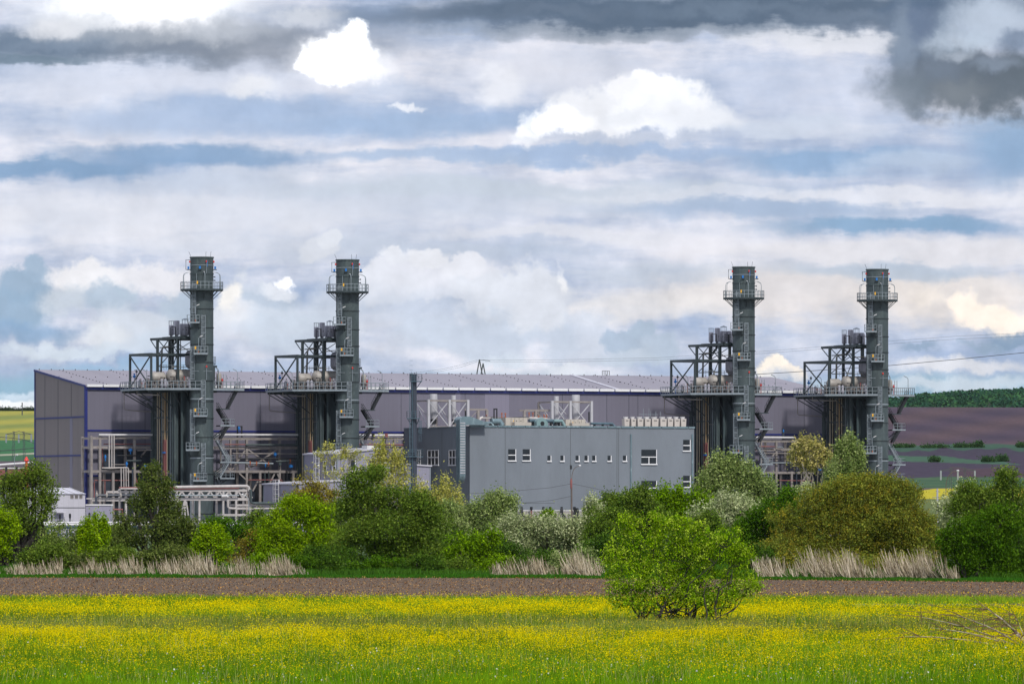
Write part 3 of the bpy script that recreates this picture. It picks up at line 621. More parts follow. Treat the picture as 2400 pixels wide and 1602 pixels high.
# ================================================================ HEAT RECOVERY BOILERS (frame: x along the plant, y to the back)
def boiler():
    t = thing('boiler_tower', 'x', 'boiler')
    S, G_ = MT['steel'], MT['galv']
    rb = random.Random(4); XL = -4.8
    MB().box(XL + 1.3, 4.0, 4.6, 18.6, 0, 33.6).build('casing', MT['dark'], t)
    fpo = MB().box(-3.3, 4.0, 4.2, 4.55, 0, 33.4).build('front_panel', MT['casing'], t); fp = MB(); z = 1.0
    while z < 33: fp.box(-2.6, 4.0, 4.05, 4.2, z, z + .16); z += 1.78
    fp.build('panel_ribs', MT['dark'], fpo)
    for x in (-2.7, -1.5, -.3): MB().box(x - .12, x + .12, 3.9, 4.05, 0, 33.4).build('panel_stiffener', MT['steel'], fpo)
    MB().hexa([(-2.2, 1.5, 10), (2.2, 1.5, 10), (3.6, 3.95, 6), (-2.6, 3.95, 6), (-2.2, 1.5, 30), (2.2, 1.5, 30), (3.6, 3.95, 33), (-2.6, 3.95, 33)]).build('outlet_duct', MT['steel'], t)
    for y in (5.1, 8.2, 16.0, 18.8):
        MB().box(XL - .22, XL + .22, y - .25, y + .25, 0, 34.0).build('column', MT['stack'], t)
        MB().box(4.1, 4.5, y - .25, y + .25, 0, 34.0).build('column', S, t)
    MB().box(-3.75, -3.35, 3.6, 3.95, 0, 33.8).build('column', MT['casing'], t)
    for ya, yb in ((16.3, 18.5), (5.4, 7.9)):
        so_ = MB().box(XL + .3, XL + 1.0, ya, yb, 0, 33.5).build('side_panel', MT['casing'], t); sp_ = MB(); z = 1
        while z < 33: sp_.box(XL + .2, XL + .3, ya, yb, z, z + .16); z += 1.78
        sp_.build('panel_ribs', MT['dark'], so_)
    MB().box(XL + .4, XL + .9, 12.2, 13.0, 0, 33.5).build('side_panel', MT['steel'], t)
    for z in (5, 9.5, 14, 18.5, 21.9, 23.5, 29, 31.6): MB().beam((XL, 5.4, z), (XL, 18.5, z), .18, .24).build('side_beam', MT['casing'], t)
    for a, b, z in ((8, 17, 27.6), (8, 13, 24.3)): MB().beam((XL - .5, a, z), (XL - .5, b, z), .2, .28).build('pipe_guide', MT['stack'], t)
    for za, zb in ((5, 14), (14, 23.5), (23.5, 33)):
        MB().beam((XL - .1, 8.2, za), (XL - .1, 5.1, zb), .14).build('side_brace', S, t); MB().beam((XL - .1, 16.0, za), (XL - .1, 18.8, zb), .14).build('side_brace', S, t)
    def vp(y, x, r, z0, z1, mat): MB().tube([(x, y, z0), (x, y, z1)], r, 8).build('pipe', mat, t, True)
    for y, r_, m1 in ((15.2, .14, 'tan'), (13.8, .15, 'tan'), (11.6, .13, 'tan'), (10.9, .07, 'rack'), (10.2, .09, 'rack'), (8.9, .11, 'tan')): vp(y, XL - .4, r_, 0, 33.5, MT[m1])
    vp(9.8, XL - .6, .2, 22.4, 33.5, MT['ochre']); vp(9.8, XL - .6, .24, 0, 22.4, MT['red'])
    vp(11.2, XL - .5, .1, 0, 22.4, MT['red']); vp(9.1, XL - .6, .12, 0, 22.4, MT['red']); vp(10.6, XL - .6, .08, 0, 22, MT['red'])
    for y, r_, m1 in ((7.6, .12, 'stack'), (6.8, .09, 'galv'), (12.6, .08, 'galv'), (14.9, .07, 'rack'), (16.8, .12, 'stack'), (5.8, .14, 'casing')): vp(y, XL - .35, r_, 0, 33.5, MT[m1])
    for x, r_ in ((-2.1, .12), (-.9, .09), (.3, .12)): MB().tube([(x, 3.7, 0), (x, 3.7, 33.4)], r_, 8).build('pipe', MT['stack'], t, True)
    MB().tube([(XL - .3, 19.3, 0), (XL - .3, 19.3, 30.2), (XL - 1.2, 19.8, 31.2)], .2, 8).build('pipe', MT['stack'], t, True)
    MB().box(XL - 1.0, XL - .5, 9.2, 10.6, 19.2, 19.55).build('valve', MT['blue'], t)
    for z in (14.5, 26.8): MB().tube([(XL - .35, 6.2, z), (XL - .35, 8.8, z)], .08, 6).build('pipe_guide', MT['rack'], t)
    # deck: a diagonal front edge, wide at the left, a wing for the stairs at the right
    zd = 34.3
    def slab(poly, z0, z1):
        n = len(poly); return MB().add([(*p, z0) for p in poly] + [(*p, z1) for p in poly], [tuple(range(n - 1, -1, -1)), tuple(range(n, 2 * n))] + [(i, (i + 1) % n, (i + 1) % n + n, i + n) for i in range(n)])
    PL = [(-1.4, -2.9), (-.6, 2.5), (11.7, 2.6), (11.7, 5.6), (6.2, 5.6), (6.2, 21), (-12.3, 21), (-12.3, 4.4)]
    deck = slab(PL, zd - .3, zd).build('deck', S, t)
    ed = MB()
    for a, b in ((( -12.3, 4.4), (-1.4, -2.9)), ((-12.3, 21), (-12.3, 4.4)), ((-.6, 2.5), (11.7, 2.6)), ((11.7, 2.6), (11.7, 5.6))): ed.beam((a[0], a[1] - .08, zd - .15), (b[0], b[1] - .08, zd - .15), .14, .46)
    ed.build('deck_edge', G_, deck)
    MB().rail([(-1.4, 0, zd), (-1.4, -2.9, zd), (-12.3, 4.4, zd), (-12.3, 21, zd), (-6, 21, zd)], 1.75, .055, 1.3, 3).build('deck_railing', G_, deck)
    MB().rail([(3.0, 2.6, zd), (11.7, 2.6, zd), (11.7, 5.6, zd), (6.2, 5.6, zd), (6.2, 12, zd)], 1.75, .05, 1.1, 3).build('deck_railing', G_, deck)
    for a, b in (((-12.2, 20, 33.7), (5.8, 20, 33.7)), ((-12.2, 16.2, 33.7), (5.8, 16.2, 33.7)), ((-12, 10, 33.7), (5.8, 10, 33.7)), ((-11.5, 5, 33.7), (5.8, 5, 33.7)), ((-7, 1.5, 33.7), (2, 1.5, 33.7))): MB().beam(a, b, .3, .5).build('deck_girder', S, deck)
    for a, b in (((-12, 19.9, 33.4), (-5.2, 18.8, 29.6)), ((-12, 16.2, 33.4), (-5.2, 16.0, 29.2)), ((-9, 19.9, 33.4), (-5, 18.8, 31.2)), ((-11.6, 10, 33.4), (-5.2, 10, 28.6)), ((-9.0, 5, 33.4), (-5.1, 5.2, 29.8)), ((-6.5, 1.6, 33.4), (-3.8, 3.8, 30.2)), ((-8.6, 16, 31.4), (-4.9, 16.0, 32.8)), ((-3.2, -.6, 33.4), (-2.5, 1.4, 31.2)), ((-1.7, -1.8, 33.4), (-1.6, -2.2, 31.4))): MB().beam(a, b, .2).build('deck_brace', S, deck)
    MB().tube([(-11.2, 13, zd - .5), (-11.2, 13, zd - 1.3), (-8.6, 5.5, zd - 1.5), (-8.5, 5.3, zd - .5)], .15, 8).build('drain_pipe', MT['cream'], t, True)
    MB().tube([(-12.0, 19.5, zd - .5), (-12.0, 19.5, 29.8), (-11.6, 19.5, 29.5), (-5.2, 19.2, 29.1)], .11, 8).build('drain_pipe', MT['rack'], t, True)
    def col(x, y, z1, w=.5): MB().box(x - w / 2, x + w / 2, y - w / 2, y + w / 2, zd, z1).build('frame_column', S, t)
    for x, y, z1 in ((-4.0, 5.1, 46.0), (-4.0, 10.4, 46.0), (-5.0, 15.7, 46.0), (4.0, 5.1, 46.0), (4.0, 10.4, 46), (4.0, 15.7, 46), (-10.8, 4.9, 42.1), (-11.7, 16.3, 42.1), (-1.2, 15.7, 46.0)): col(x, y, z1, .55 if x > -6 else .46)
    for a, b, w, h in (((-11.7, 16.6, 42.35), (-10.8, 4.6, 42.35), .4, .58), ((-11.0, 4.9, 42.35), (4.2, 4.9, 42.35), .34, .5), ((-11.7, 16.3, 42.3), (4.2, 16.0, 42.3), .3, .45), ((4, 5, 42.3), (4, 16, 42.3), .25, .4), ((-4.0, 5, 42.3), (-4.4, 15.7, 42.3), .3, .4), ((-4.4, 5.1, 44.2), (-4.4, 15.7, 44.2), .18, .22), ((-4.4, 5.1, 39.6), (-4.4, 15.7, 39.6), .14, .2)):
        MB().beam(a, b, w, h).build('frame_beam', S, t)
    for a, b, w in (((-11.8, 16.0, 42.0), (-10.9, 5.2, 34.7), .24), ((-11.8, 16.0, 34.7), (-10.9, 5.2, 42.0), .24), ((-4.3, 10.4, 36.5), (-4.3, 5.1, 42.2), .16), ((-4.3, 5.1, 36.8), (-4.3, 10.4, 42.1), .16), ((-4.6, 15.6, 39.8), (-4.2, 10.6, 42.2), .15), ((-4.6, 15.6, 42.8), (-4.2, 10.6, 46), .16), ((-4.2, 10.4, 42.8), (-4.8, 15.7, 46), .16), ((-4.1, 5.1, 42.8), (-4.1, 10.4, 46), .16), ((-4.1, 10.4, 42.8), (-4.1, 5.1, 46), .16), ((4, 5.1, 42.8), (4, 10.4, 46), .16), ((-5.1, 19.6, 45.9), (-5.0, 15.9, 43.6), .17), ((-1.2, 15.7, 42.8), (4, 15.7, 46), .15), ((-1.2, 15.7, 46), (4, 15.7, 42.8), .15)):
        MB().beam(a, b, w).build('frame_brace', S, t)
    for a, b in (((-5.0, 20.2, 46.25), (-4.0, 3.2, 46.25)), ((4, 16.2, 46.25), (4, 3.2, 46.25)), ((-4.0, 5.1, 46.2), (4, 5.1, 46.2)), ((-4.2, 10.4, 46.2), (4, 10.4, 46.2)), ((-4.9, 15.7, 46.2), (4, 15.7, 46.2)), ((-4.9, 19.8, 46.25), (-1.0, 19.6, 46.25)), ((-4, 3.3, 46.2), (4, 3.3, 46.2))): MB().beam(a, b, .34, .55).build('upper_beam', S, t)
    MB().box(-3.9, 3.9, 3.4, 15.6, 46.53, 46.68).build('upper_deck', S, t)
    for x, y, r_, z1, cap in ((-3.2, 11.4, .62, 49.4, 1), (-2.9, 8.6, .68, 50.4, 0), (-1.2, 9.5, .55, 49.7, 0), (.7, 12.4, .80, 49.8, 2), (2.0, 12.0, .6, 49.8, 0), (3.1, 13.6, .6, 49.6, 0)):
        s_ = MB().lathe([(r_ * .45, 46.68), (r_ * .45, 46.95), (r_ * .96, 47.05), (r_, 47.2), (r_, z1 - .1), (r_ * .9, z1), (.01, z1 + .04)], (x, y, 0), 20).build('silencer', MT['lav'], t, True)
        MB().box(x - .05, x + .05, y - r_ - .1, y - r_ + .02, 48.2, 48.5).build('gauge', MT['dark'], s_)
        if cap:
            c = MB()
            for k in range(6): a = k * math.pi / 3 + .3; c.beam((x + r_ * math.cos(a) * .96, y + r_ * math.sin(a) * .96, z1), (x + r_ * math.cos(a) * .96, y + r_ * math.sin(a) * .96, z1 + .95), .06)
            c.lathe([(r_ * 1.05, z1 + .95), (r_ * 1.05, z1 + 1.03), (.05, z1 + (1.32 if cap == 2 else 1.06)), (.01, z1 + (1.33 if cap == 2 else 1.07))], (x, y, 0), 18); c.build('rain_cap', MT['galv'], s_)
    for a, b in (((-3.7, 10.5), (-3.5, 8.0)), ((-1.0, 11), (1.5, 11)), ((1.3, 11), (3.0, 11))): MB().beam((*a, 46.6), (*a, 48.9), .16).beam((*b, 46.6), (*b, 48.9), .16).beam((*a, 48.9), (*b, 48.9), .14).build('silencer_frame', MT['dark'], t)
    def drum(x0, x1, y, z, r_, mat):
        xm = (x0 + x1) / 2
        MB().lathe([(.01, x0 - r_ * .45), (r_ * .6, x0 - r_ * .33), (r_ * .9, x0 - r_ * .12), (r_, x0 + .1), (r_, xm), (r_ + .05, xm + .03), (r_ + .05, xm + .12), (r_, xm + .15), (r_, x1), (r_ * .9, x1 + r_ * .2), (r_ * .6, x1 + r_ * .4), (.01, x1 + r_ * .5)], (0, y, z), 26, 'x').build('steam_drum', mat, t, True)
        for x in (x0 + .8, x1 - .8): MB().box(x - .2, x + .2, y - .8, y + .8, zd, z - r_ * .8).build('drum_support', S, t)
    drum(-5.2, 2.5, 7.4, 37.25, 1.7, MT['cream']); drum(-9.2, -6.6, 8.0, 37.0, 1.25, MT['cream'])
    MB().lathe([(.01, 38.9), (1.0, 39.1), (1.55, 39.7), (1.7, 40.1), (1.7, 42.3), (1.55, 42.8), (1.1, 43.3), (.5, 43.5), (.01, 43.55)], (.2, 6.6, 0), 24).build('deaerator', MT['lav'], t, True)
    MB().tube([(-7.0, 8.5, 36.5), (-6.3, 9.5, 43.6), (-6.0, 9.5, 44.1), (-3.8, 9.5, 44.3), (-3.0, 9.2, 45.2), (-2.9, 8.6, 46.5)], .24, 8).build('riser_pipe', MT['dark'], t, True)
    for x, y, z1 in ((-1.8, 9, 46.3), (-2.4, 7.5, 46.3), (-.6, 12, 46.3), (1.0, 9, 46.3)): MB().tube([(x, y, 38), (x, y, z1)], .1, 6).build('riser_pipe', MT['steel'], t, True)
    MB().tube([(-3.0, 6.5, 43.5), (-1, 5.5, 43.7), (1.5, 5.5, 43.7)], .12, 6).build('cross_pipe', MT['tan'], t, True); MB().tube([(-5.0, 6.5, 39.4), (1, 6.0, 39.5)], .09, 6).build('cross_pipe', MT['tan'], t, True)
    MB().rail([(-6.6, 9, 38.8), (-6.6, 6, 38.8), (-1, 5.6, 38.8)], 1.1, .04, 1.3, 2).build('drum_railing', G_, t)
    def front(x): return 4.4 - (x + 12.3) * 7.3 / 10.9
    pw = MB()
    for k in range(48):
        x = rb.uniform(-11.8, -2.0); y = front(x) + rb.uniform(.5, 6); h = rb.uniform(.8, 2.7); x2 = x + rb.uniform(-1.8, 1.8)
        pw.tube([(x, y, zd), (x, y, zd + h), (x2, y + .2, zd + h + .1), (x2, y + .2, zd + rb.uniform(0, h))], rb.uniform(.05, .14), 6)
    pw.build('small_pipes', MT['rack'], t, True)['kind'] = 'stuff'
    pw = MB()
    for k in range(30):
        x = rb.uniform(-11.6, -1.0); y = front(x) + rb.uniform(1, 7); h = rb.uniform(.4, 1.7); w = rb.uniform(.15, .45); pw.box(x - w, x + w, y - w, y + w, zd, zd + h)
    pw.build('deck_machinery', MT['dark'], t)['kind'] = 'stuff'
    for x, y, h in ((-9.5, 8, 3.0), (-7.4, 5, 2.6), (-5.6, 3.5, 2.8)): MB().tube([(x - 1, y, zd + h), (x, y, zd + h), (x, y, zd)], .14, 6).build('header_pipe', MT['dark'], t, True)
    for x, y, z, m_, s_ in ((-10.9, 15.6, 37.4, 'blue', .42), (-10.4, 15.4, 38.5, 'dark', .3), (-10.2, 12.5, 35.6, 'bred', .22), (-9.6, 9.5, 36.0, 'bred', .2), (-7.6, 6.2, 35.9, 'bred', .2), (-3.6, 2.0, 36.9, 'bred', .14), (-9.9, 11, 36.6, 'orange', .16), (7.0, 4.6, 36.4, 'bred', .3)):
        vb_ = MB(); vb_.lathe([(.01, -s_), (s_ * .6, -s_ * .8), (s_, -.05), (s_, .1), (s_ * .35, .2), (s_ * .35, s_ * 1.2), (s_ * .8, s_ * 1.2), (s_ * .8, s_ * 1.5), (.01, s_ * 1.5)], (x, y, z), 12)
        vb_.tube([(x, y, zd), (x, y, z - s_ * .5)], .06, 6); vb_.build('valve', MT[m_], t, True)
    for x, y in ((-8.6, 3.6), (-10.6, 7.5), (-7.9, 3.2), (-3.2, -.3), (-10.9, 12)):
        MB().lathe([(.3, zd), (.36, zd + .5), (.42, zd + .9), (.28, zd + 1.3), (.34, zd + 2.0), (.2, zd + 2.2), (.01, zd + 2.3)], (x, y, 0), 10).build('wrapped_valve', MT['lav'], t, True)
    MB().box(-3.6, -2.9, .2, .9, zd + .6, zd + 2.7).build('cabinet', MT['lav'], t)
    # right hand equipment
    MB().box(4.9, 5.35, 5.0, 5.5, zd, 39.6).build('side_column', S, t); MB().beam((4.0, 5.2, 39.6), (5.9, 5.2, 39.6), .3, .5).build('side_beam', S, t); MB().box(3.6, 5.4, 4.8, 7, 40.0, 40.2).build('side_platform', S, t)
    MB().rail([(3.6, 4.8, 40.2), (5.4, 4.8, 40.2), (5.4, 7, 40.2)], 1.7, .05, .8, 3).build('side_railing', G_, t)
    MB().lathe([(.5, zd), (.52, zd + 1), (.66, zd + 1.2), (.62, zd + 3.4), (.45, zd + 3.8), (.01, zd + 3.9)], (6.9, 6.4, 0), 14).build('side_vessel', MT['cream'], t, True)
    MB().tube([(6.2, 5, zd), (6.2, 5, 38.6), (6.0, 5, 39.1), (5.6, 5, 39.2)], .13, 8).build('side_pipe', G_, t, True)
    MB().ladder(7.9, 5.2, zd, zd + 3.6, .7, .05, False).build('side_ladder', G_, t)
    for x, y, dx in ((10.4, 3.4, -.9), (-9.0, 12.5, -.9)):
        l_ = MB().tube([(x, y, zd), (x, y, zd + 3.9), (x + dx * .3, y, zd + 4.3)], .07, 6).build('lamp_post', G_, t)
        MB().beam((x + dx * .3, y, zd + 4.3), (x + dx * 1.3, y, zd + 4.7), .22, .14).build('lamp_head', G_, l_)
    # stair tower beside the chimney: x by where each flight starts and ends
    for k, (xa, xb, za, zb2) in enumerate(((10.6, 8.0, zd, 29.7), (6.0, 8.6, 29.7, 25.8), (8.3, 6.2, 25.8, 22.6), (5.7, 8.8, 22.3, 17.2), (8.4, 6.0, 17.2, 13.4), (5.8, 8.2, 13.4, 8.0))):
        yo = 4.0 + (k % 2) * 1.3; m_ = MB()
        for dy in (-.5, .5):
            m_.beam((xa, yo + dy, za), (xb, yo + dy, zb2), .12, .5 if k < 3 else .28)
            for h in (.75, 1.45): m_.beam((xa, yo + dy, za + h), (xb, yo + dy, zb2 + h), .085)
            for q in range(6): f_ = q / 5; m_.beam((xa + (xb - xa) * f_, yo + dy, za + (zb2 - za) * f_), (xa + (xb - xa) * f_, yo + dy, za + (zb2 - za) * f_ + 1.45), .05)
        for q in range(13): f_ = (q + .5) / 13; x, z = xa + (xb - xa) * f_, za + (zb2 - za) * f_; m_.box(x - .18, x + .18, yo - .5, yo + .5, z, z + .08)
        m_.build('stair_flight', G_ if k > 2 else MT['dark'], t)
        if k in (1, 3, 4):
            p = MB().box(6.0, 9.6, 3.4, 6.0, zb2 - .28, zb2).build('landing', S, t)
            MB().rail([(6.4, 3.45, zb2), (9.6, 3.45, zb2), (9.6, 5.9, zb2)], 1.5, .045, 1.0, 3).beam((6.0, 3.35, zb2 - .1), (9.65, 3.35, zb2 - .1), .1, .35).build('railing', G_, p)
            for y in (3.8, 5.8): MB().beam((8.6, y, zb2 - .3), (4.4, y, zb2 - 3.2), .2).build('landing_bracket', S, p)
    MB().box(6.0, 8.6, 3.4, 6.0, 29.5, 29.7).build('landing', S, t)
    return t

CH0 = chimney(); BO0 = boiler()
CL = ['leftmost tall green grey chimney, closest to the end wall of the hall', 'green grey chimney behind the small lavender building with sloping roof',
      'green grey chimney right of the flat roofed grey block, silvery poplar at its foot', 'rightmost green grey chimney, standing beside the distant brown hills']
BLb = ['leftmost boiler tower, its piped side above the peaked willow tree', 'boiler tower behind the small lavender building with the roof ladder',
       'boiler tower directly against the right end of the grey block', 'rightmost boiler tower with a poplar in front of its piped side']
for i, p in enumerate((473, 814.5, 1743, 2056)):
    u = pu(p, 0)
    c = CH0 if i == 0 else copy_tree(CH0); c.location = world(u, 0); c['label'] = CL[i]; c['group'] = 'four tall exhaust chimneys'
    b = BO0 if i == 0 else copy_tree(BO0); b.location = world(u, 0); b.rotation_euler = (0, 0, TH); b['label'] = BLb[i]; b['group'] = 'boiler towers behind the chimneys'

# ================================================================ CONTROL BLOCK
VC = -12.0
ua, ub = pu(1101, VC), pu(1627, VC); va = pv(947, ua)
zt = zz(1000, ua, VC)
OC = (ua, VC, 0)
blk = thing('control_block', 'large flat roofed grey rendered block with rows of small windows', 'building', world(ua, VC), TH)
body = MB(OC).box(ua, ub, VC, va, 0, zt).build('wall', MT['stucco'], blk)
cp = MB(OC); u = ua
while u < ub - .1: cp.box(u + .05, min(u + 3.5, ub + .1), VC - .22, VC + .5, zt, zt + .42); u += 3.6
cp.box(ua - .12, ua + .4, VC + .55, va, zt, zt + .25); cp.build('parapet', MT['duct'], blk)
MB(OC).box(ua + .45, ub - .2, VC + .6, va - .2, zt, zt + .06).build('roof', MT['concrete'], blk)
jm = MB(OC)
for p in (1184, 1337, 1446, 1450): u = pu(p, VC); jm.box(u - .05, u + .05, VC - .03, VC - .003, 2, zt - .1)
for p in (1036, 957): v = pv(p, ua); jm.box(ua - .03, ua - .003, v - .05, v + .05, 2, zt - .1)
z = zz(1178, ua, VC); jm.box(ua, pu(1300, VC), VC - .03, VC - .004, z - .04, z + .04)
jm.build('render_joint', MT['stuccodark'], blk)
def window(px0, px1, py0, py1, v, parent, org, cols=1, rows=2, split_low=False, mull=True):
    u0, u1 = pu(px0, v), pu(px1, v); z1, z0 = zz(py0, u0, v), zz(py1, u0, v)
    w = MB(org); w.box(u0, u1, v - .05, v - .02, z0, z1); g_ = w.build('window', MT['glass'], parent)
    f_ = MB(org); t_ = .12
    # reveal is darker at the head; the white frame shows along the sill and the right jamb
    f_.box(u0 - .2, u1 + .2, v - .3, v - .003, z0 - .28, z0)                       # sill
    f_.box(u1 - .05, u1 + .12, v - .16, v - .003, z0, z1)
    zm = z0 + (z1 - z0) * (.47 if not split_low else .48)
    if rows == 2: f_.box(u0, u1 - .05, v - .13, v - .051, zm - .1, zm + .1)
    if split_low: um = (u0 + u1) / 2; f_.box(um - .1, um + .1, v - .12, v - .051, z0, zm - .12)
    for c in range(1, cols): um = u0 + (u1 - u0) * c / cols; f_.box(um - .07, um + .07, v - .11, v - .051, z0, zm - .12); f_.box(um - .07, um + .07, v - .11, v - .051, zm + .12, z1)
    f_.build('window_frame', MT['frame'], g_)
for a, b_ in ((1191, 1208), (1225, 1242)): window(a, b_, 1052, 1078, VC, blk, OC)
for a in (1283, 1313.5, 1349, 1370, 1388, 1424, 1460): window(a, a + 7.5, 1067, 1079, VC, blk, OC, 1, 1)
window(1503, 1538, 1053, 1086, VC, blk, OC, split_low=True); window(1503, 1538, 1126, 1158, VC, blk, OC, split_low=True)
window(1601, 1617, 1030, 1055, VC, blk, OC); window(1601, 1617, 1114, 1140, VC, blk, OC)
# windows of the left face, in the plane u = ua
def swin(px0, px1, py0, py1, u, parent, org, cols=3):
    v1, v0 = pv(px0, u), pv(px1, u); z1, z0 = zz(py0, u, v0), zz(py1, u, v0)
    g_ = MB(org).box(u - .05, u - .02, v0, v1, z0, z1).build('window', MT['glass'], parent)
    f_ = MB(org); f_.box(u - .25, u - .003, v0 - .3, v1 + .3, z0 - .28, z0)
    for k in range(cols + 1): vm = v0 + (v1 - v0) * k / cols; f_.box(u - .12, u - .051, vm - .12, vm + .12, z0, z1)
    f_.box(u - .115, u - .052, v0, v1, (z0 + z1) / 2 - .12, (z0 + z1) / 2 + .12); f_.box(u - .11, u - .053, v0, v1, z1 - .1, z1 + .05)
    f_.build('window_frame', MT['frame'], g_)
for a, b_ in ((974, 986), (1003, 1028), (1053, 1075)): swin(a, b_, 1054, 1088, ua, blk, OC)
for p, y0 in ((1478, 1017), (1622, 1017)): u = pu(p, VC); MB(OC).box(u - .16, u + .16, VC - .3, VC - .01, 0, zz(y0, u, VC)).build('downpipe', MT['duct'], blk)

# galvanised air duct folded over the corner of the block
def prism_duct():
    v0, v1 = VC - 2.4, VC - .25; u0, u1 = pu(1077.5, v0), pu(1091, v0); O = (u0, v0, 0)
    d = thing('air_duct', 'silver ribbed air duct running down the corner of the grey block', 'duct', world(u0, v0), TH)
    zt_, zb2 = zz(990, u0, v0), zz(1112, u0, v0); uu = pu(1127, VC + 2)
    sh = MB(O).box(u0, u1, v0, v1, zb2, zt_).build('duct_shaft', MT['duct'], d)
    rbm = MB(O); z = zb2 + .3
    while z < zt_ - .2: rbm.box(u0 + .1, u1 - .1, v0 - .09, v0 - .001, z, z + .26); z += .62
    rbm.build('stiffening_ribs', MT['tankmetal'], sh)
    def slab_yz(pts, a, b, nm, m):
        n_ = len(pts); VV = [(a, p, q) for p, q in pts] + [(b, p, q) for p, q in pts]
        MB(O).add(VV, [tuple(range(n_)), tuple(range(2 * n_ - 1, n_ - 1, -1))] + [(i, (i + 1) % n_, (i + 1) % n_ + n_, i + n_) for i in range(n_)]).build(nm, m, d)
    pts = [(v1 - (v1 - v0) * math.cos(k / 7 * math.pi / 2), zb2 - 1.9 * math.sin(k / 7 * math.pi / 2)) for k in range(8)] + [(v1, zb2)]
    slab_yz(pts, u0, u1, 'duct_elbow', MT['duct'])
    # the head turns right along the roof edge
    hp = [(u0, zt_)] + [(u0 + 1.3 - 1.3 * math.cos(k / 6 * math.pi / 2), zt_ + 1.1 * math.sin(k / 6 * math.pi / 2) + .4 * (k > 0)) for k in range(1, 7)] + [(u1 + 1.2, zt_ + 1.5), (u1 + 3.0, zt_ + .9), (uu, zt + 1.0), (uu, zt + .46), (u1, zt + .46), (u1, zt_)]
    n_ = len(hp); VV = [(a, v0, b) for a, b in hp] + [(a, v1 + 1.2 if b > zt + .4 else v1, b) for a, b in hp]
    MB(O).add(VV, [tuple(range(n_ - 1, -1, -1)), tuple(range(n_, 2 * n_))] + [(i, i + n_, (i + 1) % n_ + n_, (i + 1) % n_) for i in range(n_)]).build('duct_head', MT['duct'], d)
prism_duct()

# ---------------------------------------------------------------- things on the block's roof
zr = zt + .07
def put_uv(px, v): return pu(px, v)
# condensers
for i, (a, b_) in enumerate(((1460.5, 1472.5), (1476.5, 1487.5), (1491.5, 1505), (1508.5, 1522), (1525, 1540.5), (1544.5, 1559.5), (1562, 1575), (1577.5, 1590.5), (1593, 1605.5))):
    v = VC + 3.2; u0, u1 = pu(a, v), pu(b_, v); zt2 = zz(980.5, u0, v); um = (u0 + u1) / 2; w = u1 - u0
    lab = ['cream rooftop condenser at the left end of the row of nine', 'second cream rooftop condenser from the left of the row', 'third cream rooftop condenser from the left of the row', 'fourth cream rooftop condenser counted from the left',
           'middle cream rooftop condenser of the row of nine', 'fourth cream rooftop condenser counted from the right', 'third cream rooftop condenser from the right of the row', 'second cream rooftop condenser from the right of the row', 'cream rooftop condenser at the right end, nearest the boiler tower'][i]
    t = thing('condenser', lab, 'condenser', world(um, v, zr), TH, 'cream condensers on the grey block roof'); o_ = (um, v, zr)
    m_ = MB(o_); m_.hexa([(u0 + .1, v - .7, zr), (u1 - .1, v - .7, zr), (u1 - .1, v + .7, zr), (u0 + .1, v + .7, zr), (u0, v - .75, zt2), (u1, v - .75, zt2), (u1, v + .75, zt2), (u0, v + .75, zt2)]); m_.build('casing', MT['acwhite'], t)
    MB(o_).lathe([(w * .38, 0), (w * .38, .3), (w * .46, .34), (w * .46, .46), (w * .34, .46), (w * .34, .2), (.01, .2)], (um, v, zt2), 16).build('fan_shroud', MT['white'], t, True)
    MB(o_).box(u0 + w * .3, u0 + w * .75, v - .8, v - .74, zt2 - .55, zt2 - .4).build('handle_slot', MT['dark'], t)
# air handling units
for lab, a, b_, y0, y1, a2, b2, ym in (('left beige air handling cabinet with a white pipe above it', 1185, 1236, 978, 995, 1206, 1245, 989), ('right beige air handling cabinet beside the braced tank frame', 1326, 1372, 982, 995, 1341, 1381, 990.5)):
    v = VC + 4; u0, u1 = pu(a, v), pu(b_, v); t = thing('air_handler', lab, 'air handler', world(u0, v, zr), TH, 'beige air handlers on the grey block roof'); o_ = (u0, v, zr)
    MB(o_).box(u0, u1, v, v + 3, zr, zz(y0, u0, v)).build('cabinet', MT['beige'], t)
    MB(o_).box(pu(a2, v - 1.5), pu(b2, v - 1.5), v - 1.6, v - .05, zr, zz(ym, u0, v)).build('lower_cabinet', MT['beige'], t)
    k = MB(o_)
    for f_ in (.25, .42, .62, .8): um = u0 + (u1 - u0) * f_; k.box(um - .03, um + .03, v - .03, v - .002, zr + .1, zz(y0, u0, v) - .1)
    k.build('panel_seam', MT['dark'], t)
    for f_ in (.36, .5, .7): um = u0 + (u1 - u0) * f_; MB(o_).box(um - .1, um + .1, v - .06, v - .031, zz(y0, u0, v) - .9, zz(y0, u0, v) - .65).build('latch', MT['yellow' if f_ == .36 else 'dark'], t)
# curved teal fan and blue grey ducts
v = VC + 3; u0 = pu(1258, v)
t = thing('roof_fan', 'curved teal green fan housing on the grey block roof', 'fan', world(u0, v, zr), TH); o_ = (u0, v, zr)
pts = [(u0, zr)] + [(u0 + 1.6 - 1.6 * math.cos(a), zr + 1.1 + 1.2 * math.sin(a)) for a in np.linspace(0, math.pi / 2, 6)] + [(u0 + 2.2, zr + 2.0), (u0 + 2.0 + .9, zr + 1.2), (u0 + 3.1, zr)]
n_ = len(pts); m_ = MB(o_); m_.add([(a, v, b) for a, b in pts] + [(a, v + 1.4, b) for a, b in pts], [tuple(range(n_ - 1, -1, -1)), tuple(range(n_, 2 * n_))] + [(i, (i + 1) % n_, (i + 1) % n_ + n_, i + n_) for i in range(n_)])
m_.build('fan_housing', MT['teal'], t); MB(o_).lathe([(.5, -.1), (.55, 0), (.4, 0), (.01, -.02)], (u0 + 1.5, v, zr + .9), 14, 'y').build('fan_inlet', MT['dark'], t)
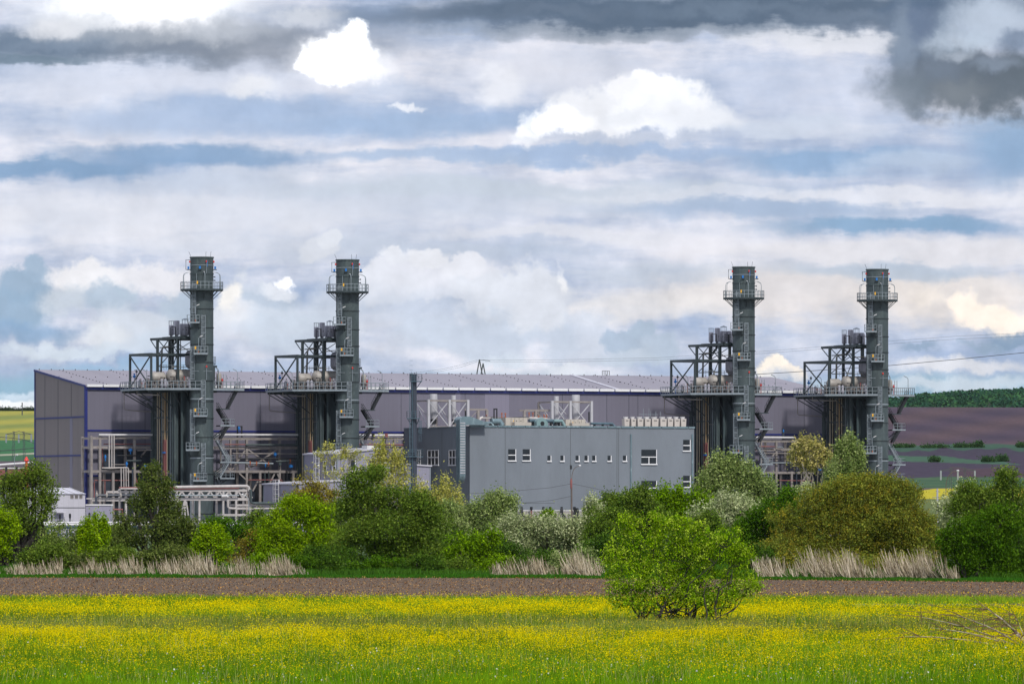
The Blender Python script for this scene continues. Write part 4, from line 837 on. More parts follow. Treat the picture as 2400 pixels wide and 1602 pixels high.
for lab, a, b_, y0, y1, mt_, rr in (('slate blue duct lying behind the teal fan', 1240, 1300, 981, 990, 'bluerail', .9), ('short teal duct with bent end beside the teal fan', 1298, 1322, 982, 990, 'teal', .55),
                                  ('pale blue duct beside the silver elbow', 1118, 1155, 987, 994, 'duct', .7), ('blue grey box duct under the black frame', 1152, 1176, 980, 994, 'duct', 1.2), ('low blue grey duct left of the condensers', 1385, 1440, 989, 995, 'bluerail', .4)):
    v = VC + (2.2 if mt_ != 'bluerail' else 5.5); u0, u1 = pu(a, v), pu(b_, v); z0, z1 = max(zr + .05, zz(y1, u0, v)), zz(y0, u0, v)
    t = thing('roof_duct', lab, 'duct', world(u0, v, zr), TH); o_ = (u0, v, zr)
    MB(o_).tube([(u0, v, (z0 + z1) / 2), (u0 + .01, v, (z0 + z1) / 2), (u1 - .6, v, (z0 + z1) / 2), (u1, v - .3, zr + .3)], (z1 - z0) / 2 * 1.05, 10).build('duct_run', MT[mt_], t, True)
    m_ = MB(o_)
    for f_ in (.15, .5, .85): um = u0 + (u1 - u0) * f_; m_.box(um - .1, um + .1, v - .5, v + .5, zr, z0 + .12)
    m_.build('duct_support', MT['dark'], t)
# white pipe with red valves
v = VC + 8; t = thing('roof_pipe', 'long white pipe with red valves along the grey block roof', 'pipe', world(pu(1125, v), v, zr), TH); o_ = (pu(1125, v), v, zr)
zp = zz(978.5, pu(1200, v), v)
MB(o_).tube([(pu(1124, v), v, zr), (pu(1124, v), v, zp - .6), (pu(1126, v), v, zp - .15), (pu(1131, v), v, zp), (pu(1240, v), v, zp - .05), (pu(1282, v), v, zp - .25)], .36, 10).build('pipe_run', MT['pipewhite'], t, True)
MB(o_).tube([(pu(1238, v), v - 1, zp - .5), (pu(1285, v), v - 1, zp - .5)], .42, 10).build('pipe_run', MT['cream'], t, True)
for p, h in ((1140, .5), (1176, 1.3), (1184.5, 1.2), (1240, 1.5), (1249, 1.5), (1275, .7), (1281, .6), (1262, .3)):
    u = pu(p, v); MB(o_).lathe([(.2, 0), (.24, .3), (.1, .4), (.1, .5 * h + .3), (.24, .5 * h + .3), (.2, .6 * h + .5), (.01, .6 * h + .52)], (u, v, zp - .1), 10).build('valve', MT['orange' if p != 1140 else 'red'], t, True)
m_ = MB(o_)
for p in (1150, 1180, 1215, 1245, 1276): u = pu(p, v); m_.box(u - .12, u + .12, v - .2, v + .2, zr, zp - .3)
m_.build('pipe_support', MT['dark'], t)
v = VC + 6; u0, u1 = pu(1157.5, v), pu(1166, v); t = thing('hoist_frame', 'small black upright frame on the grey block roof', 'frame', world(u0, v, zr), TH); o_ = (u0, v, zr); z1 = zz(956.5, u0, v)
MB(o_).box(u0, u0 + .22, v, v + .3, zr, z1).box(u1 - .22, u1, v, v + .3, zr, z1).build('post', MT['dark'], t); MB(o_).box(u0 + .22, u1 - .22, v, v + .3, z1 - .3, z1).build('crossbar', MT['dark'], t)
MB(o_).box(u0 + .3, u1 - .3, v + .05, v + .2, zr, zr + 1.6).build('winch', MT['dark'], t)
# rooftop antennas
v = VC + 9; u0 = pu(1497, v); t = thing('antenna_rack', 'thin aerials on a horizontal bar above the condensers', 'aerial', world(u0, v, zr), TH); o_ = (u0, v, zr)
m_ = MB(o_); zb3 = zz(970.5, u0, v); m_.beam((pu(1497, v), v, zb3), (pu(1541, v), v, zb3), .1)
for p, yt, yb in ((1508, 957, 995), (1521, 956, 995), (1525, 963, 976), (1537, 963, 995)): m_.beam((pu(p, v), v, max(zr, zz(yb, u0, v))), (pu(p, v), v, zz(yt, u0, v)), .08)
m_.beam((pu(1505, v), v, zz(977, u0, v)), (pu(1535, v), v, zz(977, u0, v)), .07); m_.build('aerial_bars', MT['galv'], t)
v = VC + 9; u0 = pu(1548, v); MB((u0, v, zr)).beam((u0, v, zr), (u0, v, zz(964, u0, v)), .08).beam((u0 - .3, v, zz(969, u0, v)), (u0 + .3, v, zz(969, u0, v)), .06).build('aerial', MT['galv'], tag(thing('aerial_mast', 'single thin aerial right of the aerial rack', 'aerial', world(u0, v, zr), TH)))

# ---------------------------------------------------------------- braced frames with filter tanks
def tankframe(name_label, pxs, topy, boty, tanks, ext, v, extside):
    u0 = pu(pxs[0], v + 7); O = (pu(pxs[1], v), v, 0)
    t = thing('tank_frame', name_label, 'tank frame', world(pu(pxs[1], v), v), TH, 'white braced frames holding filter tanks')
    z0 = zt + .3; z1 = zz(topy, pu(pxs[1], v), v); fu = [pu(p, v) for p in pxs[1:]]; wd_ = .6
    for k, u in enumerate(fu): MB(O).box(u - .3, u + .3, v - .3, v + .3, z0 - .3, z1 + .25).build('frame_column', MT['tankmetal'], t)
    for u in fu: MB(O).box(u - .25, u + .25, v + 7.5, v + 8, z0 - .3, z1).build('frame_column', MT['rack'], t)
    m_ = MB(O); m_.beam((fu[0], v, z1), (fu[-1], v, z1), .35, .4); m_.beam((fu[0], v + 7.7, z1), (fu[-1], v + 7.7, z1), .3, .35); m_.beam((fu[0], v - .02, z0), (fu[-1], v - .02, z0), .45, .45)
    for u in fu: m_.beam((u, v + .3, z1 - .05), (u, v + 7.6, z1 - .05), .28, .35)
    m_.build('top_beams', MT['rack'], t)
    m_ = MB(O)
    for a, b_ in zip(fu, fu[1:]):
        m_.beam((a + .2, v, z1 - .3), (b_ - .2, v, z0 + .2), .2); m_.beam((a + .2, v + .22, z0 + .2), (b_ - .2, v + .22, z1 - .3), .2)
        m_.beam((a, v + 7.7, z1 - .3), (b_, v + 7.7, z0 + .2), .18)
    m_.beam((fu[0], v + .3, z0), (fu[0], v + 7.6, z1 - .3), .18); m_.beam((fu[1], v + .3, z0), (fu[1], v + 7.6, z1 - .3), .18)
    m_.build('cross_brace', MT['tankmetal'], t)
    for px, w, ty in tanks:
        r_ = w / 20; u = pu(px, v + 3.8); zt3 = zz(ty, u, v + 3.8); zb4 = z0 + 2.0
        MB(O).lathe([(r_ * .45, z0), (r_ * .45, zb4 - .5), (r_ * .6, zb4), (r_, zb4 + 1.5), (r_, zt3 - .1), (r_ * .96, zt3), (r_ * .8, zt3), (r_ * .8, zt3 - .3), (.01, zt3 - .3)], (u, v + 3.8, 0), 20).build('tank', MT['tankmetal'], t, True)
        MB(O).lathe([(r_ * .75, zb4 - 1.2), (r_ * .8, zb4 - .1), (r_ * .5, zb4)], (u, v + 3.8, 0), 14).build('tank_base', MT['dark'], t, True)
    a, b_, ey = ext; ea, eb = pu(a, v + 2), pu(b_, v + 2); ez = zz(ey, ea, v + 2)
    m_ = MB(O); m_.beam((ea, v + 2, ez), (eb, v + 2, ez), .4, .45); m_.beam((ea, v + 5, ez), (eb, v + 5, ez), .3, .4)
    far = eb if extside > 0 else ea; mid = ea + (eb - ea) * (.5 if extside > 0 else .42)
    for u in (far, mid): m_.box(u - .3, u + .3, v + 1.7, v + 2.3, z0 - .3, ez)
    m_.beam((mid, v + 2, ez - .2), (mid - extside * 3.2, v + 2, z0 + 1.2), .16); m_.build('side_walkway', MT['rack'], t)
    MB(O).box(pu(pxs[-1] - 6, v + 3), pu(pxs[-1] - 2, v + 3), v + 3, v + 3.3, z0 + 1.5, z0 + 4).build('valve_stem', MT['dark'], t)
tankframe('left white braced frame with two filter tanks, beside the dark slim stack', (983, 1004, 1053, 1096.5), 938, 995, ((1016, 19, 923), (1063, 11.5, 926)), (1100, 1141, 959), 12, 1)
tankframe('right white braced frame with two filter tanks, above the teal fan', (1272, 1294, 1336.5, 1386), 941, 985, ((1304, 12, 928), (1349.5, 19.5, 925)), (1229, 1292, 961), 12, -1)

# ================================================================ SLIM DARK STACK
VS = -40.0; us = pu(970, VS); o_ = (us, VS, 0)
t = thing('slim_stack', 'slim slate blue stack with a long ladder in front of the grey block', 'stack', world(us, VS), 0)
zs_ = lambda y: zz(y, us, VS)
MB().lathe([(.72, 0), (.72, zs_(990)), (.66, zs_(985)), (.66, zs_(880)), (.72, zs_(880)), (.72, zs_(876)), (.5, zs_(876)), (.01, zs_(878))], n=20).build('shell', MT['bluestack'], t, True)
MB().ladder(-.62, -.85, 0, zs_(874), .55, .055, False).build('ladder', MT['bluerail'], t)
m_ = MB()
for k in range(34): z = 4 + k * 1.1; m_.beam((-1.0, -1.2, z), (-.25, -1.2, z), .05)
for x in (-1.0, -.25): m_.beam((x, -1.2, 3), (x, -1.2, zs_(874)), .05)
m_.build('ladder_cage', MT['bluerail'], t)
MB().ladder(1.45, -.2, zs_(1035), zs_(985), .5, .035, True).build('ladder', MT['bluerail'], t)
for x0, x1, yf in ((-.8, 1.85, 892.5), (-1.6, 1.4, 979), (-2.05, 2.1, 1068.5)):
    z = zs_(yf); p = MB().box(x0, x1, -1.5, 1.2, z - .2, z).build('platform', MT['bluerail'], t)
    MB().rail([(x0, 1.2, z), (x0, -1.5, z), (x1, -1.5, z), (x1, 1.2, z)], 1.55, .045, .9, 4).build('railing', MT['bluerail'], p)
    MB().beam((x1 - .2, -1.2, z - .2), (.6, -.2, z - 1.7), .12).beam((x0 + .2, -1.2, z - .2), (-.6, -.2, z - 1.7), .12).build('bracket', MT['bluerail'], p)
for x in (-.6, .6): MB().beam((x, 0, zs_(876)), (x, 0, zs_(871)), .08).build('lightning_rod', MT['dark'], t)

# ================================================================ SMALL BUILDINGS
def shed(name, label, pxl, pxc, pxr, pyc, v, wallm, roofm, rise, zb2=0, drop=.35):
    """corner at pxc; left face goes back to pxl, front runs to pxr; the sheet roof rises by rise metres along the front"""
    u0, u1 = pu(pxc, v), pu(pxr, v); v1 = pv(pxl, u0); z0 = zz(pyc, u0, v); O = (u0, v, 0)
    t = thing(name, label, 'building', world(u0, v), TH)
    MB(O).hexa([(u0, v, zb2), (u1, v, zb2), (u1, v1, zb2), (u0, v1, zb2), (u0, v, z0), (u1, v, z0 + rise), (u1, v1, z0 + rise), (u0, v1, z0)]).build('wall', wallm, t)
    MB(O).hexa([(u0 - drop, v - drop, z0 + .02), (u1 + drop, v - drop, z0 + rise + .02), (u1 + drop, v1 + drop, z0 + rise + .02), (u0 - drop, v1 + drop, z0 + .02), (u0 - drop, v - drop, z0 + .32), (u1 + drop, v - drop, z0 + rise + .32), (u1 + drop, v1 + drop, z0 + rise + .32), (u0 - drop, v1 + drop, z0 + .32)]).build('roof', roofm, t)
    m_ = MB(O); m_.box(u0 - .1, u0 + .12, v - .1, v - .01, zb2, z0 - .05); m_.box(u0 - .1, u0 - .01, v1 - .25, v1, zb2, z0 - .05); m_.box(u1 - .12, u1 + .1, v - .1, v - .01, zb2, z0 + rise - .1); m_.build('corner_strip', MT['galv'], t)
    return t, O, u0, v1, z0
t, O, u0, v1, z0 = shed('lavender_building', 'taller small lavender building with sloping pale roof left of slim stack', 713, 791, 892, 1064, -34, MT['lavwall'], MT['lavroof'], 1.3)
for a, b_ in ((758.5, 766), (780, 787.5)):
    swin(a, b_, 1080, 1102, u0, t, O, 1)
for a, b_ in ((822, 832), (866, 876)): window(a, b_, 1078, 1102, -34, t, O, 1, 1)
vl = pv(746, u0); lz = zz(1056, u0, vl); m_ = MB((u0, vl, 0))
def sladder(parent, O, u, v, z0, z1, w=1.0):
    m_ = MB(O)
    for dv in (-w / 2, w / 2): m_.beam((u - .15, v + dv, z0), (u - .15, v + dv, z1), .13)
    z = z0 + .3
    while z < z1: m_.beam((u - .15, v - w / 2, z), (u - .15, v + w / 2, z), .08); z += .42
    for dv, du in ((-w * .7, .5), (w * .7, .5), (-w * .25, .9), (w * .25, .9)): m_.beam((u - du, v + dv, z0 + 2), (u - du, v + dv, z1), .09)
    z = z0 + 2
    while z < z1 + .1:
        q = [(u - .15, v - w / 2, z), (u - .5, v - w * .7, z), (u - .9, v - w * .25, z), (u - .9, v + w * .25, z), (u - .5, v + w * .7, z), (u - .15, v + w / 2, z)]
        for a, b_ in zip(q, q[1:]): m_.beam(a, b_, .1)
        z += 1.1
    m_.build('caged_ladder', MT['white'], parent)
sladder(t, O, u0, vl, zz(1100, u0, vl) - 6, lz, 2.2)
MB(O).box(pu(860, -33), pu(876, -33), -33, -30, zz(1058, u0, -33), zz(1043, u0, -33)).build('roof_hatch', MT['white'], t)
t, O, u0, v1, z0 = shed('low_lavender_building', 'low lavender building with a white caged ladder, in front of the taller one', 617.7, 698, 800, 1134.5, -38, MT['lavwall'], MT['lavroof'], .8)
vl = pv(651, u0); sladder(t, O, u0, vl, 2, zz(1123, u0, vl), 2.4)
MB(O).box(u0 - .2, u0 - .03, pv(700, u0) - .1, pv(699, u0) + .5, 0, z0).build('downpipe', MT['dark'], t)
t, O, u0, v1, z0 = shed('flat_lavender_building', 'long low lavender building whose roof falls to the right behind slim stack', 870, 897, 1008, 1085, -33, MT['lavwall'], MT['lavroof'], -.75)
MB(O).box(u0 + 1, pu(1005, -33), -33.12, -33.02, zz(1128, u0, -33) - .1, zz(1128, u0, -33) + .1).build('wall_rail', MT['white'], t)
window(916, 925, 1100, 1108, -33, t, O, 1, 1)
MB(O).box(pu(1003, -33), pu(1007, -33), -33.2, -33.02, 0, zz(1143, u0, -33)).build('door', MT['navy'], t)
# white workshop at the far left
vw = -52; u0, u1 = pu(18, vw), pu(199.6, vw); O = (u0, vw, 0); ze, zr2 = zz(1157, u1, vw), zz(1146.5, u1, vw + 5)
t = thing('white_workshop', 'white clad workshop with ribbed pitched roof and three louvre vents', 'building', world(u0, vw), TH)
MB(O).hexa([(u0, vw, 0), (u1, vw, 0), (u1, vw + 14, 0), (u0, vw + 14, 0), (u0, vw, ze), (u1, vw, ze), (u1, vw + 14, ze), (u0, vw + 14, ze)]).build('wall', MT['whitewall'], t)
m_ = MB(O); m_.add([(u0 - .3, vw - .3, ze + .02), (u1 + .2, vw - .3, ze + .02), (u1 + .2, vw + 14.3, ze + .02), (u0 - .3, vw + 14.3, ze + .02), (u0 - .3, vw + 7, zr2 + .4), (u1 - 1.0, vw + 7, zr2 + .4)], [(0, 3, 2, 1), (0, 1, 5, 4), (1, 2, 5), (2, 3, 4, 5), (3, 0, 4)])
rfo = m_.build('roof', MT['lavroof'], t); k = MB(O)
for i in range(11): u = u1 - 1.2 - i * 1.9; k.beam((u + .6, vw - .25, ze + .12), (u, vw + 6.9, zr2 + .45), .16, .12)
k.build('roof_seam', MT['white'], rfo)
for p in (165, 175.5, 186): 
    g_ = MB(O).box(pu(p, vw), pu(p + 7, vw), vw - .1, vw - .01, zz(1167.5, u1, vw), zz(1158.5, u1, vw)).build('louvre_vent', MT['rack'], t)
    k = MB(O)
    for q in range(1, 4): z = zz(1167.5, u1, vw) + q * .22; k.box(pu(p, vw), pu(p + 7, vw), vw - .16, vw - .1, z, z + .06)
    k.build('vent_slat', MT['dark'], g_)
MB(O).box(pu(127, vw), pu(149, vw), vw - 1.4, vw - .02, zz(1201, u1, vw), zz(1197.5, u1, vw)).build('canopy', MT['lavroof'], t)
z = zz(1189, u1, vw); MB(O).box(u0, u1, vw - .06, vw - .01, z - .07, z + .07).build('wall_joint', MT['dark'], t)
MB(O).box(pu(102, vw), pu(112, vw), vw - .08, vw - .01, 0, zz(1199, u1, vw)).build('door', MT['dark'], t)
MB(O).box(pu(127, vw), pu(148, vw), vw - .07, vw - .012, 0, zz(1204, u1, vw)).build('roller_door', MT['lavwall'], t)
u2, u3 = pu(199.8, vw + 1), pu(263, vw + 1); zt4 = zz(1184, u2, vw + 1); O = (u2, vw + 1, 0)
t = thing('white_annex', 'low flat roofed lavender white annex joined to the white workshop', 'building', world(u2, vw + 1), TH)
MB(O).box(u2 + .05, u3, vw + 1, vw + 10, 0, zt4).build('wall', MT['lavwall'], t); MB(O).box(u2, u3 + .15, vw + .8, vw + 10.1, zt4, zt4 + .3).build('roof', MT['white'], t)
MB(O).box(u3 - .3, u3 - .02, vw + .85, vw + .98, 0, zt4 - .02).build('corner_strip', MT['galv'], t)

# ================================================================ PIPE RACKS
def rack(name, label, v, depth, cols, beams, braces=(), group=None, m='rack', y_ground=None, colw=.55):
    """cols: (px, top py[, bottom py]); beams: (px0, px1, py, h) in the front plane, repeated at the back row"""
    px0 = cols[0][0]; u0 = pu(px0, v); O = (u0, v, 0); t = thing(name, label, 'pipe rack', world(u0, v), TH, group)
    for c in cols:
        u = pu(c[0], v); zt5 = zz(c[1], u, v); zb5 = zz(c[2], u, v) if len(c) > 2 else 0; w = c[3] if len(c) > 3 else colw
        MB(O).box(u - w / 2, u + w / 2, v - w / 2, v + w / 2, max(0, zb5), zt5).build('column', MT[m], t)
        if depth: MB(O).box(u - w / 2, u + w / 2, v + depth - w / 2, v + depth + w / 2, max(0, zb5), zt5).build('column', MT[m], t)
    for a, b_, y, h in beams:
        u_, w_ = pu(a, v), pu(b_, v); z = zz(y, u_, v); o2 = MB(O).box(u_, w_, v - .22, v + .22, z - h / 2, z + h / 2)
        if depth:
            o2.box(u_, w_, v + depth - .2, v + depth + .2, z - h / 2, z + h / 2)
            for c in cols:
                if a - 2 <= c[0] <= b_ + 2: u = pu(c[0], v); o2.beam((u, v + .24, z - .01), (u, v + depth - .22, z - .01), .25, h * .8)
        o2.build('beam', MT[m], t)
    if braces:
        for a, ya, b_, yb in braces: MB(O).beam((pu(a, v), v - .02, zz(ya, pu(a, v), v)), (pu(b_, v), v - .02, zz(yb, pu(b_, v), v)), .32).build('brace', MT[m], t)
    return t, O
def pipe(t, O, v, pts, r_, m, n=8):
    P_ = [(pu(a, v), v, zz(b_, pu(a, v), v)) for a, b_ in pts]; MB(O).tube(P_, r_, n).build('pipe', MT[m], t, True)
VR = 19.0
tl, OL = rack('pipe_rack', 'left open pipe rack with white vertical pipes beside the hall corner', VR, 6,
   ((214, 1022), (234, 1020), (315, 1028), (265, 1102)), ((214, 262, 1026, .5), (262, 350, 1025, .5), (214, 352, 1047.5, .55), (214, 345, 1104, .6)), ((330, 1070, 346, 1050),), 'pipe racks between the boiler towers')
pipe(tl, OL, VR - .6, ((232, 1018.5), (357, 1018.5)), .22, 'white')
for p in (256, 262, 267.5): pipe(tl, OL, VR - .9, ((p, 1019), (p, 1095), (p + 2, 1096)), .16, 'pipewhite')
for p in (284, 290, 295.5, 301): pipe(tl, OL, VR - 1.1, ((p - 45, 1096 + (p - 284) * .05), (p - 4, 1095), (p - 1, 1096), (p, 1099), (p, 1140)), .16, 'pipewhite')
for pts, r_, m_ in ((((243, 1040), (355, 1040)), .12, 'red'), (((240, 1050), (241, 1095)), .12, 'red'), (((221, 1128), (221, 1165)), .12, 'red'), (((221, 1125), (300, 1125)), .14, 'red'), (((246, 1127), (246, 1160)), .12, 'red'), (((275, 1067), (350, 1067)), .13, 'dark'), (((296, 1079), (332, 1079)), .2, 'stack'), (((262, 1088), (300, 1088)), .1, 'rack'), (((311, 1092), (311, 1200)), .2, 'bluestack'), (((333, 1075), (333, 1200)), .14, 'dark'), (((318, 1118), (324, 1140)), .14, 'red'), (((322, 1055), (355, 1054)), .14, 'rack')):
    pipe(tl, OL, VR - .5 if m_ != 'red' else VR + 1, pts, r_, m_)
for p, y, h in ((306, 1054, .6), (341, 1092, .55), (297, 1086, .35), (247, 1070, .3)):
    u = pu(p, VR - .8); z = zz(y, u, VR - .8); MB(OL).lathe([(.05, -1.0), (.12, -.9), (.12, -.3), (h * .8, -.25), (h * .8, .25), (.15, .3), (.01, .55)], (u, VR - .8, z), 12).build('valve', MT['blue'], tl, True)
tm, OM = rack('pipe_rack', 'middle open pipe rack with diagonal braces between first two chimneys', VR, 6,
   ((578, 1024), (655, 1024), (540, 1028, 1100, .4), (609, 1102), (687, 1102)), ((503, 699, 1027, .55), (503, 699, 1048, .6), (507, 699, 1104, .6)),
   ((574, 1055, 544, 1100), (580, 1052, 627, 1085), (651, 1052, 580, 1100), (529, 1088, 540, 1102), (643, 1110, 632, 1132), (650, 1110, 659, 1130), (560, 1108, 577, 1124), (592, 1150, 604, 1127)), 'pipe racks between the boiler towers')
pipe(tm, OM, VR - .6, ((505, 1018.5), (698, 1018.5)), .22, 'white'); pipe(tm, OM, VR - .8, ((527, 1041), (575, 1041)), .14, 'red'); pipe(tm, OM, VR - .8, ((575, 1042), (698, 1042)), .24, 'stack')
for pts, r_, m_ in ((((515, 1083.5), (575, 1084), (640, 1086)), .22, 'galv'), (((646, 1081), (690, 1079), (697, 1076), (699, 1068), (699, 1025)), .24, 'stack'), (((545, 1062), (698, 1063)), .13, 'rack'), (((560, 1074), (698, 1074)), .16, 'dark'), (((582, 1124), (660, 1124), (663, 1130)), .13, 'red'), (((673, 1076), (673, 1128)), .14, 'dark'), (((621, 1108), (621, 1140)), .14, 'stack'), (((630, 1104), (630, 1135)), .12, 'stack'), (((585, 1091), (640, 1091)), .1, 'dark')):
    pipe(tm, OM, VR - 1.0, pts, r_, m_)
for p, y, h, mm in ((645, 1064, .4, 'blue'), (682, 1092, .5, 'blue'), (656, 1087, .42, 'stack'), (586, 1084, .26, 'orange'), (601, 1085, .26, 'orange'), (629, 1086, .26, 'orange'), (680, 1079, .25, 'orange'), (622, 1088, .2, 'blue'), (560, 1003, .3, 'blue')):
    u = pu(p, VR - 1); z = zz(y, u, VR - 1); MB(OM).lathe([(.05, -.7), (.12, -.6), (.12, -.3), (h, -.25), (h, .25), (.15, .3), (.01, .55)], (u, VR - 1, z), 12).build('valve', MT[mm], tm, True)
u = pu(556, VR); MB(OM).box(u, u + .25, VR, VR + .3, zz(1024, u, VR), zz(997.5, u, VR)).box(u + 1.1, u + 1.35, VR, VR + .3, zz(1024, u, VR), zz(997.5, u, VR)).box(u + .25, u + 1.1, VR, VR + .3, zz(1000, u, VR), zz(997.5, u, VR)).build('gantry', MT['dark'], tm)
tr, OR = rack('pipe_rack', 'open pipe rack partly hidden by the pale sprouting bush', VR, 6, ((848, 1024), (925, 1024)), ((842, 945, 1027, .55), (842, 945, 1048, .55), (842, 945, 1104, .5)), (), 'pipe racks between the boiler towers')
pipe(tr, OR, VR - .6, ((842, 1019.5), (945, 1019.5)), .24, 'white'); pipe(tr, OR, VR - .8, ((842, 1041), (945, 1042)), .18, 'red')
for p in (868, 899): u = pu(p, VR); MB(OR).box(u, u + .7, VR - 1, VR - .7, zz(1024, u, VR), zz(1015, u, VR)).build('valve', MT['dark' if p < 880 else 'red'], tr)
t4, O4 = rack('pipe_rack', 'right open pipe rack with a dark blue post behind the poplars', VR, 6,
   ((1819, 1031), (1866, 1034, 1100), (1855, 1104), (1784, 1034, 1100, .35)), ((1772, 1884, 1032.5, .6), (1772, 1900, 1052.5, .6), (1790, 1915, 1107, .55)),
   ((1815, 1062, 1790, 1098), (1893, 1108, 1876, 1134), (1888, 1108, 1898, 1124)), 'pipe racks between the boiler towers')
pipe(t4, O4, VR - .6, ((1771, 1024.5), (1861, 1025)), .24, 'white'); pipe(t4, O4, VR - .8, ((1773, 1045.5), (1816, 1046)), .14, 'red')
for pts, r_, m_ in ((((1821, 1047), (1832, 1047), (1836, 1050)), .15, 'galv'), (((1790, 1062), (1900, 1062)), .12, 'rack'), (((1805, 1075), (1900, 1073)), .15, 'dark'), (((1803, 1084), (1860, 1084)), .16, 'galv'), (((1848, 1060), (1848, 1098)), .16, 'dark'), (((1867, 1084), (1867, 1180)), .2, 'bluestack'), (((1915, 1090), (1915, 1130)), .2, 'dark'), (((1822, 1125), (1905, 1126)), .11, 'red')):
    pipe(t4, O4, VR - 1.0, pts, r_, m_)
u = pu(1834, VR); MB(O4).box(u, u + .55, VR, VR + .3, zz(1030, u, VR), zz(1003, u, VR)).build('post', MT['bluestack'], t4); MB(O4).box(u + .05, u + .4, VR - .1, VR - .01, zz(1012, u, VR), zz(1006, u, VR)).build('post_box', MT['blue'], t4)
for p, y in ((1921, 1098), (1895, 1090)): u = pu(p, VR - 1); z = zz(y, u, VR - 1); MB(O4).box(u - .5, u + .5, VR - 1.4, VR - 1, z - .35, z + .2).build('valve', MT['blue'], t4)

# dark pump house wall behind the racks
for lab, a, b_, y in (('dark low machine house behind the left pipe rack', 236, 352, 1056), ('dark low machine house behind the middle pipe rack', 503, 700, 1110), ('dark low machine house behind the right pipe rack', 1772, 1925, 1112)):
    u0, u1 = pu(a, VR + 7), pu(b_, VR + 7); t = thing('machine_house', lab, 'building', world(u0, VR + 7), TH, 'machine houses behind the racks'); O = (u0, VR + 7, 0)
    z = zz(y, u0, VR + 7); MB(O).box(u0, u1, VR + 7, VR + 8.6, 0, z).build('wall', MT['bluestack'], t); MB(O).box(u0 - .1, u1 + .1, VR + 6.8, VR + 8.7, z, z + .2).build('roof', MT['dark'], t)
    for k in range(3):
        ux = u0 + (u1 - u0) * (.2 + .28 * k); MB(O).box(ux, ux + 2.2, VR + 6.9, VR + 6.99, z * .35, z * .8).build('louvre_vent', MT['dark'], t)

# front pipe bridge with white trusses
VP = -28.0
tb, OB = rack('pipe_bridge', 'white trussed pipe bridge in front of the leftmost chimney', VP, 4,
   ((295, 1148), (414, 1148), (467, 1148), (523, 1146, 1217), (553, 1144), (586, 1144, 1217), (617, 1183, 1217), (650, 1183, 1217), (385, 1172, 1225, .3), (433, 1172, 1225, .4)),
   ((266, 352, 1152, .5), (405, 585, 1148, .6), (405, 590, 1169, .6), (553, 655, 1183, .45), (553, 655, 1190.5, .5), (520, 655, 1206, .5), (217, 300, 1167.5, .3), (229, 300, 1172, .3), (300, 410, 1168, .35)),
   tuple((a, 1166, a + 11, 1151) for a in range(415, 575, 22)) + tuple((a + 11, 1151, a + 22, 1166) for a in range(415, 575, 22)) + ((432, 1174, 424, 1207), (436, 1174, 441, 1207), (274, 1155, 281, 1145)), None, 'pipewhite', colw=.42)
tb['group'] = 'pipe racks in front of the plant'
pipe(tb, OB, VP - .5, ((408, 1141), (470, 1140), (560, 1138.5), (578, 1138.5), (583, 1141), (583.5, 1150)), .34, 'pipewhite'); pipe(tb, OB, VP - .4, ((408, 1145), (560, 1143)), .2, 'red')
pipe(tb, OB, VP - .9, ((279, 1142), (345, 1142), (410, 1142)), .16, 'red'); pipe(tb, OB, VP - .9, ((282, 1144.5), (350, 1144.5)), .2, 'pipewhite')
pipe(tb, OB, VP - .9, ((586, 1146), (588, 1150), (588, 1176), (593, 1178.5), (648, 1178.5)), .3, 'stack'); pipe(tb, OB, VP - .9, ((519, 1162), (531, 1161), (534, 1164)), .28, 'white')
pipe(tb, OB, VP - .9, ((534, 1172), (534, 1186), (537, 1190), (553, 1191)), .26, 'pipewhite'); pipe(tb, OB, VP - .9, ((225, 1200), (225, 1165), (230, 1160), (330, 1159.5), (410, 1160)), .26, 'bluestack')
pipe(tb, OB, VP - .9, ((265, 1193), (287, 1193), (287, 1206)), .18, 'red'); pipe(tb, OB, VP - .9, ((405, 1160), (560, 1160)), .16, 'galv'); pipe(tb, OB, VP - .9, ((595, 1191), (690, 1191)), .22, 'pipewhite')
for p, y in ((283, 1098 + 62), (250, 1159), (227, 1158)): u = pu(p, VP - 1); MB(OB).lathe([(.1, -.6), (.3, -.2), (.3, .2), (.12, .4), (.01, 1.0)], (u, VP - 1, zz(y, u, VP - 1)), 10).build('vent_cowl', MT['cream'], tb, True)
# long white pipe run near the fence line
VG = -75.0
tg, OG = rack('pipe_trestle', 'long low white pipe trestle with short blue grey legs behind the bushes', VG, 3,
   ((112, 1240), (139, 1240), (168, 1240), (205, 1240), (247, 1240), (300, 1240), (420, 1240), (540, 1240), (640, 1240), (740, 1240), (840, 1240)), ((85, 850, 1236, .55),), (), None, 'bluerail', colw=.35)
pipe(tg, OG, VG - .2, ((88, 1224.5), (200, 1223.5), (380, 1224), (850, 1224.5)), .2, 'white'); pipe(tg, OG, VG - 1.0, ((88, 1228.5), (850, 1229)), .24, 'white')
MB(OG).box(pu(85, VG), pu(850, VG), VG - .1, VG + .1, zz(1234, 0, VG), zz(1230, 0, VG)).build('girder', MT['bluerail'], tg)
for p, y in ((121, 1206), (140.5, 1204), (164, 1203), (209.5, 1201)):
    v = -70; u = pu(p, v); t = thing('vent_pipe', {121: 'shortest black vent pipe in front of the white workshop', 140.5: 'black vent pipe in front of the white roller door', 164: 'black vent pipe right of the white roller door', 209.5: 'black vent pipe in front of the white annex'}[p], 'vent pipe', world(u, v), TH, 'black vent pipes above the trestle'); z = zz(y, u, v)
    MB((u, v, 0)).tube([(u, v, 0), (u, v, z - 1.2)], .14, 8).build('pipe', MT['dark'], t, True); MB((u, v, 0)).lathe([(.14, 0), (.26, .5), (.26, 1.1), (.1, 1.25), (.01, 1.25)], (u, v, z - 1.2), 10).build('cowl', MT['dark'], t, True)
